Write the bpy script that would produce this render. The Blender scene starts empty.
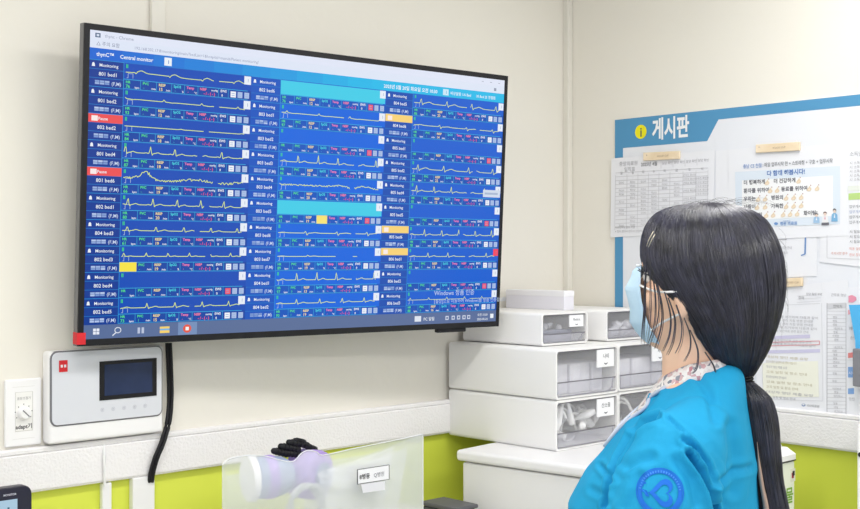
import bpy, bmesh, math, random
import numpy as np
from mathutils import Vector, Matrix, noise
from mathutils.bvhtree import BVHTree
random.seed(7)
PI = math.pi
col = bpy.context.scene.collection

# ------------------------------------------------------------------ camera
TH = math.radians(46.6)
V = Vector((math.cos(TH), math.sin(TH), 0)); R = Vector((math.sin(TH), -math.cos(TH), 0)); Z = Vector((0, 0, 1))
F = 1180.0
CY = 257.0
CAM = Vector((-3.0086, -2.5225, 1.5))
cd = bpy.data.cameras.new('camera'); cam = bpy.data.objects.new('camera', cd); col.objects.link(cam)
cd.sensor_width = 36; cd.lens = 36 * F / 860; cd.shift_y = 2.5 / 860; cd.clip_start = .05
cam.location = CAM; cam.rotation_euler = (PI / 2, 0, TH - PI / 2)
bpy.context.scene.camera = cam

def ray(px, py): return V + R * ((px - 430) / F) + Z * ((CY - py) / F)
def onx(px, py, x):      # point of the plane x = const
    d = ray(px, py); t = (x - CAM.x) / d.x; return CAM + d * t
def ony(px, py, y):
    d = ray(px, py); t = (y - CAM.y) / d.y; return CAM + d * t

# ------------------------------------------------------------------ materials
def lin(c):
    return tuple((x / 12.92 if x <= .04045 else ((x + .055) / 1.055) ** 2.4) for x in (v / 255 for v in c)) + (1,)
MATS = {}
def mat(name, rgb, rough=.5, spec=.5, alpha=1, bump=None, noise_col=None, metallic=0, trans=0, emis=None, coat=0):
    if name in MATS: return MATS[name]
    m = bpy.data.materials.new(name); m.use_nodes = True; nt = m.node_tree; b = nt.nodes['Principled BSDF']
    b.inputs['Base Color'].default_value = lin(rgb); b.inputs['Roughness'].default_value = rough
    b.inputs['Specular IOR Level'].default_value = spec; b.inputs['Alpha'].default_value = alpha
    b.inputs['Metallic'].default_value = metallic; b.inputs['Transmission Weight'].default_value = trans
    b.inputs['Coat Weight'].default_value = coat
    if emis: b.inputs['Emission Color'].default_value = lin(emis[0]); b.inputs['Emission Strength'].default_value = emis[1]
    tc = nt.nodes.new('ShaderNodeTexCoord')
    if bump:
        sc, st, stretch = bump
        mp = nt.nodes.new('ShaderNodeMapping'); mp.inputs['Scale'].default_value = stretch
        n = nt.nodes.new('ShaderNodeTexNoise'); n.inputs['Scale'].default_value = sc; n.inputs['Detail'].default_value = 4
        bp = nt.nodes.new('ShaderNodeBump'); bp.inputs['Strength'].default_value = st; bp.inputs['Distance'].default_value = .01
        nt.links.new(tc.outputs['Object'], mp.inputs[0]); nt.links.new(mp.outputs[0], n.inputs['Vector'])
        nt.links.new(n.outputs['Fac'], bp.inputs['Height']); nt.links.new(bp.outputs[0], b.inputs['Normal'])
    if noise_col:
        sc, rgb2, lo, hi = noise_col
        n = nt.nodes.new('ShaderNodeTexNoise'); n.inputs['Scale'].default_value = sc; n.inputs['Detail'].default_value = 3
        cr = nt.nodes.new('ShaderNodeValToRGB'); cr.color_ramp.elements[0].position = lo; cr.color_ramp.elements[1].position = hi
        cr.color_ramp.elements[0].color = lin(rgb); cr.color_ramp.elements[1].color = lin(rgb2)
        nt.links.new(tc.outputs['Object'], n.inputs['Vector']); nt.links.new(n.outputs['Fac'], cr.inputs[0]); nt.links.new(cr.outputs[0], b.inputs['Base Color'])
    MATS[name] = m; return m
def attr_mat(name, emission, rough=.6, spec=.3):
    m = bpy.data.materials.new(name); m.use_nodes = True; nt = m.node_tree; b = nt.nodes['Principled BSDF']
    a = nt.nodes.new('ShaderNodeAttribute'); a.attribute_name = 'Col'
    b.inputs['Roughness'].default_value = rough; b.inputs['Specular IOR Level'].default_value = spec
    if emission:
        b.inputs['Base Color'].default_value = (.004, .004, .006, 1)
        nt.links.new(a.outputs['Color'], b.inputs['Emission Color']); b.inputs['Emission Strength'].default_value = emission
    else: nt.links.new(a.outputs['Color'], b.inputs['Base Color'])
    return m
M_wall = mat('cream_wall_paint', (236, 232, 222), .75, .2, bump=(40, .06, (1, 1, 1)), noise_col=(1.2, (233, 229, 220), .3, .7))
M_lime = mat('lime_green_wall_panel', (218, 228, 86), .55, .3, noise_col=(1.5, (213, 224, 78), .3, .7))
M_rail = mat('white_textured_vinyl', (240, 238, 239), .5, .4, bump=(150, .3, (1, 1, 1)))
M_floor = mat('grey_vinyl_floor', (170, 168, 160), .4, .4, noise_col=(6, (182, 180, 172), .35, .65))
M_ceil = mat('white_ceiling_tile', (235, 234, 230), .9, .1, bump=(60, .2, (1, 1, 1)))
M_white = mat('white_plastic', (245, 244, 244), .4, .4, noise_col=(3, (242, 241, 242), .3, .7))
M_duct = mat('ivory_plastic_duct', (232, 228, 219), .45, .3, noise_col=(3, (228, 225, 216), .3, .7))
M_duct2 = mat('white_plastic_duct', (240, 240, 240), .45, .4, noise_col=(3, (236, 236, 238), .3, .7))
M_black = mat('black_plastic', (20, 19, 24), .5, .3, noise_col=(20, (26, 26, 31), .3, .7))
M_tvside = mat('grey_metal_edge', (118, 118, 120), .4, .5, metallic=.3)
M_screen = attr_mat('monitor_screen', .92, .22, .25)
M_ink = attr_mat('printed_ink', 0, .7, .2)
M_paper = mat('white_paper', (234, 235, 239), .8, .15, noise_col=(2, (231, 232, 237), .3, .7))
M_board = mat('white_board_vinyl', (229, 231, 237), .6, .2)
M_silver = mat('silver_faceplate', (214, 216, 224), .35, .4, noise_col=(2, (220, 222, 228), .3, .7))
M_dark = mat('dark_display_glass', (30, 42, 76), .25, .3, noise_col=(9, (44, 58, 98), .3, .7))
M_red = mat('red_sticker', (214, 44, 52), .5, .3)
M_grey = mat('grey_plastic', (128, 128, 134), .5, .4)
M_dgrey = mat('dark_grey_plastic', (88, 88, 94), .45, .4, noise_col=(12, (95, 95, 100), .3, .7))
M_clear = mat('clear_smoky_plastic', (236, 236, 242), .12, .5, alpha=.12)
M_lip = mat('smoky_drawer_lip', (216, 216, 226), .15, .5, alpha=.30)
M_edge = mat('dark_plastic_edge', (118, 116, 122), .3, .5)
M_frost = mat('frosted_translucent_plastic', (228, 232, 238), .35, .4, alpha=.44)
M_film = mat('crinkled_clear_film', (250, 251, 255), .08, .9, alpha=.55, bump=(18, .8, (1, 1, 1)))
M_lilac = mat('lilac_plastic', (186, 160, 226), .4, .4, noise_col=(8, (170, 144, 216), .3, .7))
M_bluegrey = mat('blue_grey_plastic', (150, 162, 192), .4, .4, noise_col=(9, (162, 174, 202), .3, .7))
M_wood = mat('pale_wood_clip', (232, 211, 178), .6, .3, bump=(60, .15, (1, 8, 1)), noise_col=(25, (240, 222, 194), .35, .65))
M_bluefold = mat('light_blue_folder', (84, 178, 232), .5, .3)
M_skin = mat('skin', (240, 203, 178), .5, .35, noise_col=(14, (234, 190, 164), .35, .7), bump=(200, .05, (1, 1, 1)))
M_lip_skin = mat('lips', (196, 110, 104), .45, .4)
M_scrub = mat('cyan_blue_scrub_cotton', (32, 152, 202), .75, .15, bump=(35, .22, (1, 1, 1)), noise_col=(7, (40, 160, 210), .35, .7))
M_trim = mat('pale_neck_trim', (196, 204, 222), .7, .2)
M_mark = mat('blue_sleeve_print', (38, 112, 214), .75, .15)
M_hair = mat('black_hair', (38, 38, 52), .32, .8, bump=(120, .25, (6, 6, .6)), noise_col=(30, (29, 29, 40), .35, .65))
M_strand = mat('hair_strand', (56, 56, 76), .30, .85, noise_col=(40, (32, 32, 44), .35, .65))  # strand colour lifted above the hair mass to paint in some highlight
M_brown = mat('light_brown_hair', (176, 152, 138), .5, .4)
M_mask = mat('pale_blue_mask_fabric', (186, 216, 240), .8, .1, bump=(120, .1, (1, 1, 1)), noise_col=(10, (196, 222, 243), .35, .65))
M_eye = mat('eye_white', (240, 238, 235), .2, .5)
M_iris = mat('dark_iris', (40, 26, 20), .2, .5)
M_shoe = mat('white_shoe', (235, 235, 235), .5, .4)
M_green_ink = mat('green_print', (120, 172, 60), .6, .2)
M_desk = mat('pale_desk_laminate', (222, 218, 208), .45, .4, noise_col=(5, (226, 222, 212), .3, .7))
M_metal = mat('brushed_metal', (180, 182, 186), .35, .5, metallic=.8)
def translucent(name, rgb, fac):
    m = mat(name, rgb, .4, .4); nt = m.node_tree; b = nt.nodes['Principled BSDF']; o = nt.nodes['Material Output']
    t = nt.nodes.new('ShaderNodeBsdfTranslucent'); t.inputs[0].default_value = lin(rgb); x = nt.nodes.new('ShaderNodeMixShader'); x.inputs[0].default_value = fac
    nt.links.new(b.outputs[0], x.inputs[1]); nt.links.new(t.outputs[0], x.inputs[2]); nt.links.new(x.outputs[0], o.inputs[0]); return m
M_shell = translucent('thin_white_plastic', (250, 249, 248), .15)
# floral print of the undershirt
def floral():
    m = bpy.data.materials.new('floral_print_cotton'); m.use_nodes = True; nt = m.node_tree; b = nt.nodes['Principled BSDF']
    tc = nt.nodes.new('ShaderNodeTexCoord'); n = nt.nodes.new('ShaderNodeTexVoronoi'); n.inputs['Scale'].default_value = 150
    cr = nt.nodes.new('ShaderNodeValToRGB'); e = cr.color_ramp.elements
    e[0].position = 0; e[0].color = lin((236, 232, 230)); e[1].position = .45; e[1].color = lin((226, 222, 222))
    for p, c in ((.55, (190, 130, 140)), (.68, (232, 228, 226)), (.8, (120, 126, 142)), (.92, (222, 214, 214))):
        x = e.new(p); x.color = lin(c)
    sp = nt.nodes.new('ShaderNodeSeparateColor')
    nt.links.new(tc.outputs['Object'], n.inputs['Vector']); nt.links.new(n.outputs['Color'], sp.inputs[0])
    nt.links.new(sp.outputs[0], cr.inputs[0]); nt.links.new(cr.outputs[0], b.inputs['Base Color']); b.inputs['Roughness'].default_value = .8
    return m
M_floral = floral()

# ------------------------------------------------------------------ mesh building
class MB:
    def __init__(s): s.v = []; s.f = []; s.mi = []; s.c = []; s.cur = 0; s.colr = (1, 1, 1, 1)
    def add(s, vs, fs, T=None):
        n = len(s.v); s.v += [tuple((T @ Vector(p)) if T else p) for p in vs]
        for f in fs: s.f.append(tuple(i + n for i in f)); s.mi.append(s.cur); s.c.append(s.colr)
        return s
    def box(s, x0, x1, y0, y1, z0, z1, T=None):
        vs = [(x, y, z) for z in (z0, z1) for y in (y0, y1) for x in (x0, x1)]
        return s.add(vs, [(0, 2, 3, 1), (4, 5, 7, 6), (0, 1, 5, 4), (1, 3, 7, 5), (3, 2, 6, 7), (2, 0, 4, 6)], T)
    def quad(s, a, b, c, d): return s.add([tuple(a), tuple(b), tuple(c), tuple(d)], [(0, 1, 2, 3)])
    def poly(s, pts): return s.add([tuple(p) for p in pts], [tuple(range(len(pts)))])
    def loft(s, rings, closed=True, caps=True):
        n = len(rings[0]); vs = [p for r in rings for p in r]; fs = []
        for i in range(len(rings) - 1):
            for j in range(n if closed else n - 1):
                k = (j + 1) % n; fs.append((i * n + j, i * n + k, (i + 1) * n + k, (i + 1) * n + j))
        if caps and closed: fs.append(tuple(reversed(range(n)))); fs.append(tuple((len(rings) - 1) * n + j for j in range(n)))
        return s.add([tuple(p) for p in vs], fs)
    def tube(s, pts, r, n=8, taper=None):
        pts = [Vector(p) for p in pts]; rings = []; up = Vector((.3, .1, .9)).normalized()
        for i, p in enumerate(pts):
            d = (pts[min(i + 1, len(pts) - 1)] - pts[max(i - 1, 0)]).normalized()
            a = d.cross(up)
            if a.length < .1: a = d.cross(Vector((1, 0, 0)))
            a.normalize(); b = d.cross(a)
            rr = r if taper is None else r * taper(i / (len(pts) - 1))
            rings.append([p + a * rr * math.cos(2 * PI * k / n) + b * rr * math.sin(2 * PI * k / n) for k in range(n)])
        return s.loft(rings)
    def lathe(s, prof, n=24, T=None):   # prof: (r, z)
        vs = [(r * math.cos(2 * PI * k / n), r * math.sin(2 * PI * k / n), z) for r, z in prof for k in range(n)]; fs = []
        for i in range(len(prof) - 1):
            for k in range(n): fs.append((i * n + k, i * n + (k + 1) % n, (i + 1) * n + (k + 1) % n, (i + 1) * n + k))
        fs.append(tuple(reversed(range(n)))); fs.append(tuple((len(prof) - 1) * n + k for k in range(n)))
        return s.add(vs, fs, T)
    def ellipsoid(s, c, r, n=20, m=12, T=None):
        vs = [(c[0], c[1], c[2] + r[2])]; fs = []
        for i in range(1, m):
            a = PI * i / m
            for k in range(n): b = 2 * PI * k / n; vs.append((c[0] + r[0] * math.sin(a) * math.cos(b), c[1] + r[1] * math.sin(a) * math.sin(b), c[2] + r[2] * math.cos(a)))
        vs.append((c[0], c[1], c[2] - r[2])); L = len(vs) - 1
        for k in range(n): fs.append((0, 1 + k, 1 + (k + 1) % n)); fs.append((L, 1 + (m - 2) * n + (k + 1) % n, 1 + (m - 2) * n + k))
        for i in range(m - 2):
            for k in range(n): a = 1 + i * n; fs.append((a + k, a + n + k, a + n + (k + 1) % n, a + (k + 1) % n))
        return s.add(vs, fs, T)
    def capsule(s, pts, n=16, sub=4):    # pts: (x,y,z,r): chain of round segments
        rings = []; P = []
        for i in range(len(pts) - 1):
            for k in range(sub): t = k / sub; P.append([pts[i][j] * (1 - t) + pts[i + 1][j] * t for j in range(4)])
        P.append(list(pts[-1]))
        def end(a, b, flip):
            d = (Vector(a[:3]) - Vector(b[:3])).normalized(); out = []
            for ph in (30, 60, 85): out.append(list(Vector(a[:3]) + d * a[3] * math.sin(math.radians(ph))) + [a[3] * math.cos(math.radians(ph))])
            return out[::-1] if flip else out
        P = end(P[0], P[1], True) + P + end(P[-1], P[-2], False)
        up = Vector((.21, .93, .31)).normalized()
        for i, p in enumerate(P):
            d = (Vector(P[min(i + 1, len(P) - 1)][:3]) - Vector(P[max(i - 1, 0)][:3])).normalized()
            a = d.cross(up)
            if a.length < .15: a = d.cross(Vector((1, 0, 0)))
            a.normalize(); b = d.cross(a)
            rings.append([Vector(p[:3]) + (a * math.cos(2 * PI * k / n) + b * math.sin(2 * PI * k / n)) * p[3] for k in range(n)])
        return s.loft(rings)
    def text(s, body, O, ux, uz, size, align='L', bold=0):
        vs, fs, w = text_mesh(body, bold)
        off = 0 if align == 'L' else (-w / 2 if align == 'C' else -w)
        n = len(s.v); s.v += [tuple(O + ux * ((x + off) * size) + uz * (y * size)) for x, y in vs]
        for f in fs: s.f.append(tuple(i + n for i in f)); s.mi.append(s.cur); s.c.append(s.colr)
        return s
    def build(s, name, mats, parent=None, smooth=False, bevel=0, seg=2, colors=False, merge=False):
        me = bpy.data.meshes.new(name); me.from_pydata(s.v, [], s.f)
        for m in (mats if isinstance(mats, (list, tuple)) else [mats]): me.materials.append(m)
        me.polygons.foreach_set('material_index', s.mi)
        if colors:
            ca = me.color_attributes.new('Col', 'FLOAT_COLOR', 'CORNER'); buf = []
            for p in me.polygons: buf += list(s.c[p.index]) * p.loop_total
            ca.data.foreach_set('color', buf)
        if merge or smooth:
            bm = bmesh.new(); bm.from_mesh(me)
            if merge: bmesh.ops.remove_doubles(bm, verts=bm.verts, dist=1e-5)
            bmesh.ops.recalc_face_normals(bm, faces=bm.faces); bm.to_mesh(me); bm.free()
        me.polygons.foreach_set('use_smooth', [bool(smooth)] * len(me.polygons))
        me.update()
        o = bpy.data.objects.new(name, me); col.objects.link(o)
        if smooth and smooth != 'all': 
            try: me.set_sharp_from_angle(angle=math.radians(40))
            except Exception: pass
        if parent: o.parent = parent
        if bevel:
            b = o.modifiers.new('Bevel', 'BEVEL'); b.width = bevel; b.segments = seg; b.limit_method = 'ANGLE'; b.angle_limit = math.radians(40)
        return o
_txt = {}
_fc = bpy.data.curves.new('lettering', 'FONT'); _fo = bpy.data.objects.new('lettering', _fc); col.objects.link(_fo)
_fc.resolution_u = 2
def text_mesh(body, bold=0):
    k = (body, bold)
    if k not in _txt:
        _fc.body = body; _fc.offset = bold; me = _fo.to_mesh()
        vs = [(v.co.x, v.co.y) for v in me.vertices]; fs = [tuple(p.vertices) for p in me.polygons]; _fo.to_mesh_clear()
        w = max((x for x, y in vs), default=0); _txt[k] = (vs, fs, w)
    return _txt[k]

def tag(o, label=None, cat=None, group=None, kind=None):
    if label: o['label'] = label
    if cat: o['category'] = cat
    if group: o['group'] = group
    if kind: o['kind'] = kind
    return o
def empty(name, loc=(0, 0, 0), rz=0, label=None, cat=None, group=None, rot=None):
    o = bpy.data.objects.new(name, None); col.objects.link(o); o.location = loc; o.rotation_euler = rot or (0, 0, rz); o.empty_display_size = .05
    return tag(o, label, cat, group)
def kids(o): return [c for c in bpy.data.objects if c.parent == o]
def dup(root, loc, label, group=None):
    r = root.copy(); col.objects.link(r); r.location = loc; r['label'] = label
    if group: r['group'] = group
    for ch in kids(root):
        c = ch.copy(); col.objects.link(c); c.parent = r
        for g in kids(ch): d = g.copy(); col.objects.link(d); d.parent = c
    return r
def struct(o): o['kind'] = 'structure'; return o
def shift(mb, d):    # move world coordinates into a root's local frame
    mb.v = [(x - d[0], y - d[1], z - d[2]) for x, y, z in mb.v]; return mb

# ------------------------------------------------------------------ setting
RT, RB = 1.077, .978         # rail top and bottom
m = MB(); m.box(-4.6, .1, 0, .1, RB, 2.6); m.cur = 1; m.box(-4.6, .1, 0, .1, 0, RB); struct(m.build('wall_left', [M_wall, M_lime]))
m = MB(); m.box(0, .1, -4.2, 0, RB, 2.6); m.cur = 1; m.box(0, .1, -4.2, 0, 0, RB); struct(m.build('wall_right', [M_wall, M_lime]))
struct(MB().box(-4.6, .1, -4.2, .1, -.1, 0).build('floor', M_floor))
struct(MB().box(-4.6, .1, -4.2, .1, 2.6, 2.7).build('ceiling', M_ceil))
def rail(name, a, b, axis):
    prof = [(0, RB), (.016, RB), (.02, RB + .006), (.02, RT - .016), (.016, RT - .013), (.02, RT - .010), (.02, RT - .003), (.017, RT), (0, RT)]
    m = MB(); rings = []
    for t in (a, b): rings.append([(t, -p, z) if axis == 'x' else (-p, t, z) for p, z in prof])
    m.loft(rings); return struct(m.build(name, M_rail))
rail('trim_1', -4.6, 0, 'x'); rail('trim_2', -4.2, -.02, 'y')
# low skirting
struct(MB().box(-4.6, 0, -.012, 0, 0, .1).build('baseboard_left', M_white)); struct(MB().box(-.012, 0, -4.2, -.012, 0, .1).build('baseboard_right', M_white))

def duct(name, x0, x1, z0, z1, d, mt, label):
    o = MB().box(0, x1 - x0, -d, 0, 0, z1 - z0).build('cable_duct', mt, bevel=.003); o.location = (x0, 0, z0); return tag(o, label, 'cable duct', )
xa, xb = ony(149, 10, 0).x, ony(163, 10, 0).x
duct('d', xa, xb, 1.7, 2.6, .014, M_duct, 'ivory cable duct running up the wall above the television')
o = MB().box(-.022, 0, -.024, 0, RT, 2.35).box(-.023, 0, -.025, 0, 2.353, 2.6).build('cable_duct', M_duct, bevel=.003)
tag(o, 'thin ivory cable duct standing in the corner of the two walls', 'cable duct')
for p0, p1, ptop, w, lab in ((102.5, 112, 483, .015, 'narrow white cable duct below the nurse call panel, on the green wall'), (133, 155, 477, .02, 'wider white cable duct on the green wall under the black cable')):
    a = ony(p0, ptop, -w).x; b = ony(p1, ptop, -w).x; zt = ony((p0 + p1) / 2, ptop, -w).z
    duct('d', a, b, .1, zt, w, M_duct2, lab)

# ------------------------------------------------------------------ television
tv = empty('television', (-1.1711, -.1727, 1.6569), rot=(0.0, 0, 0), label='large wall television showing rows of blue patient monitoring traces', cat='television')
YAW, TILT, TW, THH = -.09417, .05638, 1.235, .7098
_X = Vector((math.cos(YAW), math.sin(YAW), 0)); _N = Vector((math.sin(YAW), -math.cos(YAW), 0))
_U = Z * math.cos(TILT) + _N * math.sin(TILT); _Nn = _X.cross(_U) * 1.0
RM = Matrix((_X, -_Nn, _U)).transposed()   # local x right, y into the wall, z up
tv.rotation_euler = RM.to_euler()
hw, hh = TW / 2, THH / 2
SX0, SX1, SZ0, SZ1 = -hw + .0125, hw - .0115, -hh + .0150, hh - .0135
m = MB(); m.box(-hw, SX0, -.002, .02, -hh, hh); m.box(SX1, hw, -.002, .02, -hh, hh); m.box(SX0, SX1, -.002, .02, SZ1, hh); m.box(SX0, SX1, -.002, .02, -hh, SZ0)
m.build('bezel', M_black, tv)
m = MB(); m.box(-hw - .0005, hw + .0005, .003, .024, -hh - .0005, hh + .0005); m.build('side_band', M_tvside, tv)
m = MB(); m.box(-hw + .05, hw - .05, .024, .055, -hh + .04, hh - .1); m.build('back_cover', M_black, tv, bevel=.01)
m = MB(); m.box(.40, .50, .002, .018, -hh - .011, -hh); m.build('sensor_module', M_black, tv, bevel=.002)
m = MB(); m.box(-hw - .003, -hw + .017, -.0035, .02, -hh + .004, -hh + .030); m.build('sticker', M_red, tv)
m = MB(); m.colr = (1, 1, 1, 1)
o = m.box(-.012, .012, .055, .075, -.1, .1).box(-.10, .10, .075, .09, -.012, .012).box(-.02, .02, .05, .13, -.02, .02).build('mount_arm', M_metal, tv, bevel=.003)
# screen picture
S = MB(); EPS = [-.0005]
SW, SH = SX1 - SX0, SZ1 - SZ0
def sp(u, v, e=0): return (SX0 + u * SW, -.0005 - e * .0003, SZ1 - v * SH)
def rect(u0, v0, u1, v1, c, e=1):
    S.colr = lin(c); S.quad(sp(u0, v1, e), sp(u1, v1, e), sp(u1, v0, e), sp(u0, v0, e))
UX, UZ = Vector((1, 0, 0)), Vector((0, 0, 1))
def txt(body, u, v, h, c, align='L', bold=.0, e=3):   # v: baseline, h: cap height as share of the screen
    S.colr = lin(c); S.text(body, Vector(sp(u, v, e)), UX, UZ, h * SH / .72, align, bold)
def line(pts, w, c, e=2):
    S.colr = lin(c)
    for (a, b), (p, q) in zip(pts, pts[1:]):
        du, dv = (p - a) * SW, (q - b) * SH; L = math.hypot(du, dv)
        if L < 1e-7: continue
        nu, nv = -dv / L * w / SW, du / L * w / SH; xu, xv = du / L * w * .5 / SW, dv / L * w * .5 / SH
        S.quad(sp(a - nu - xu, b - nv - xv, e), sp(p - nu + xu, q - nv + xv, e), sp(p + nu + xu, q + nv + xv, e), sp(a + nu - xu, b + nv - xv, e))
def mix(a, b, t): return tuple(x * (1 - t) + y * t for x, y in zip(a, b))
WHT, CY_, YEL, RED_, LN = (240, 246, 252), (52, 208, 238), (206, 226, 96), (246, 84, 92), (44, 150, 222)
NB = 16
for i in range(NB):   # header strip: blue fading to cyan as the page itself does
    t = i / (NB - 1); rect(i / NB, .056, (i + 1) / NB, .094, mix((28, 104, 214), (36, 190, 238), min(1, t * 1.6)))
rect(0, 0, 1, .056, (226, 234, 250)); rect(0, 0, 1, .026, (232, 236, 252)); rect(0, .954, 1, 1, (92, 112, 156))
txt('thync - Chrome', .028, .020, .011, (150, 160, 180)); rect(.01, .008, .02, .022, (90, 110, 140), 2); rect(.0125, .0115, .0175, .0185, (220, 228, 244), 3)
txt('△ 주의 요함', .012, .047, .011, (120, 130, 156)); txt('192.168.202.17:8/monitoring/main/?bedList=1&hospital=main/#/Patient monitoring/', .085, .047, .010, (150, 158, 186))
for u in (.93, .955, .98): rect(u, .014, u + .006, .0155, (120, 130, 150), 3)
rect(.968, .036, .975, .048, (150, 160, 180), 3)
txt('thynC™', .013, .081, .0125, WHT, bold=.02); txt('Central monitor', .058, .082, .0125, WHT, bold=.02)
rect(.146, .062, .161, .089, WHT, 3); txt('1', .1535, .082, .012, (60, 120, 200), 'C', .02, 5)
txt('2025년 5월 20일 화요일 오전 10:30', .655, .083, .013, WHT, bold=.02)
rect(.818, .063, .834, .087, (206, 236, 250), 3); txt('1', .826, .081, .012, (60, 150, 210), 'C', .02, 5); txt('비상알람 1/6 Bed', .839, .082, .011, WHT, bold=.01); txt('30 Bed 25 연결됨', .915, .082, .0105, WHT, bold=.01)
waves = [['bump', 'small', 'flat', 'qrs', 'noisy', 'qrs', 'qrsm', 'qrsl', 'none', 'qrsm'],
         ['cyan', 'small', 'none', 'tall', 'noisy2', 'cyan', 'inv', 'gap', 'tall', 'qrsm'],
         ['qrst', 'inv', 'none', 'qrst', 'qrs', 'none', 'qrs', 'qrsm', 'none', 'faint']]
beds = [['801 bed1', '801 bed2', '802 bed2', '801 bed4', '801 bed6', '802 bed1', '804 bed3', '802 bed3', '802 bed4', '802 bed5'],
        ['802 bed6', '803 bed1', '803 bed2', '803 bed3', '803 bed4', '803 bed5', '803 bed6', '803 bed7', '804 bed1', '804 bed2'],
        ['804 bed5', '804 bed6', '805 bed1', '805 bed2', '805 bed4', '805 bed5', '805 bed6', '806 bed1', '806 bed2', '806 bed3']]
info_x = [(0, .066), (.333, .400), (.662, .735)]; wave_x = [(.066, .333), (.400, .662), (.735, 1.0)]
R0, RP = .094, .0860
cellblue = [(20, 78, 186), (16, 104, 226), (22, 96, 212)]
infoblue = [(20, 60, 150), (18, 86, 194), (22, 80, 180)]
rnd = random.Random(3)
def wave(kind, u0, u1, v0, vh):
    base = v0 + vh * .62; pts = []; n = 150; segs = [[]]
    if kind in ('none', 'cyan'): return
    beat = {'bump': .26, 'small': .30, 'flat': .5, 'qrs': .19, 'qrsm': .22, 'qrsl': .17, 'tall': .19, 'inv': .3, 'gap': .3, 'qrst': .28, 'faint': .2}.get(kind, .2)
    ph = rnd.random() * .5
    gap = (.52 + rnd.random() * .2)
    for i in range(n + 1):
        t = i / n; x = (t / beat + ph) % 1; y = 0
        def g(c, w, a): return a * math.exp(-((x - c) / w) ** 2)
        if kind == 'bump': y = g(.3, .02, -.2) + g(.45, .12, .26) + .05 * math.sin(t * 9)
        elif kind == 'small': y = g(.3, .025, .22) + g(.5, .08, -.04)
        elif kind == 'flat': y = g(.3, .03, .06)
        elif kind == 'qrs': y = g(.3, .035, .75) + g(.36, .03, -.22) + g(.6, .09, .13) + g(.12, .05, .06)
        elif kind == 'qrsm': y = g(.3, .03, .5) + g(.36, .03, -.12) + g(.6, .09, .12)
        elif kind == 'qrsl': y = g(.3, .035, .42) + g(.6, .08, .06)
        elif kind == 'tall': y = g(.3, .03, .95) + g(.36, .03, -.1) + g(.62, .1, .16)
        elif kind == 'inv': y = g(.3, .03, .25) + g(.34, .03, -.28) + g(.6, .1, .07)
        elif kind == 'gap': y = g(.3, .03, .15) + g(.5, .1, .06)
        elif kind == 'qrst': y = g(.3, .03, .6) + g(.35, .03, -.25) + g(.6, .12, .22)
        elif kind == 'faint': y = g(.3, .03, .3)
        elif kind == 'noisy': y = (rnd.random() - .5) * .28 + (.75 * math.exp(-((t - .17) / .05) ** 2)) * (.5 + .8 * rnd.random()) + .15 * math.sin(t * 14)
        elif kind == 'noisy2': y = (rnd.random() - .5) * .22 + .16 * math.sin(t * 25) * (t > .5) + .1
        y -= .02
        if kind == 'bump' or kind == 'small': y += .12 - .25 * t * (kind == 'small') * .3
        skip = gap < t < gap + .04 or (kind == 'gap' and .55 < t < .72) or (kind == 'gap' and t > .76)
        if t > .955: skip = True
        if skip:
            if segs[-1]: segs.append([])
            continue
        segs[-1].append((u0 + (u1 - u0) * (.015 + t * .98), base - y * vh * .55))
    c = (230, 246, 120)
    for s_ in segs:
        if len(s_) > 1: line(s_, .00075 if kind != 'faint' else .0006, c, 4)
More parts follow.
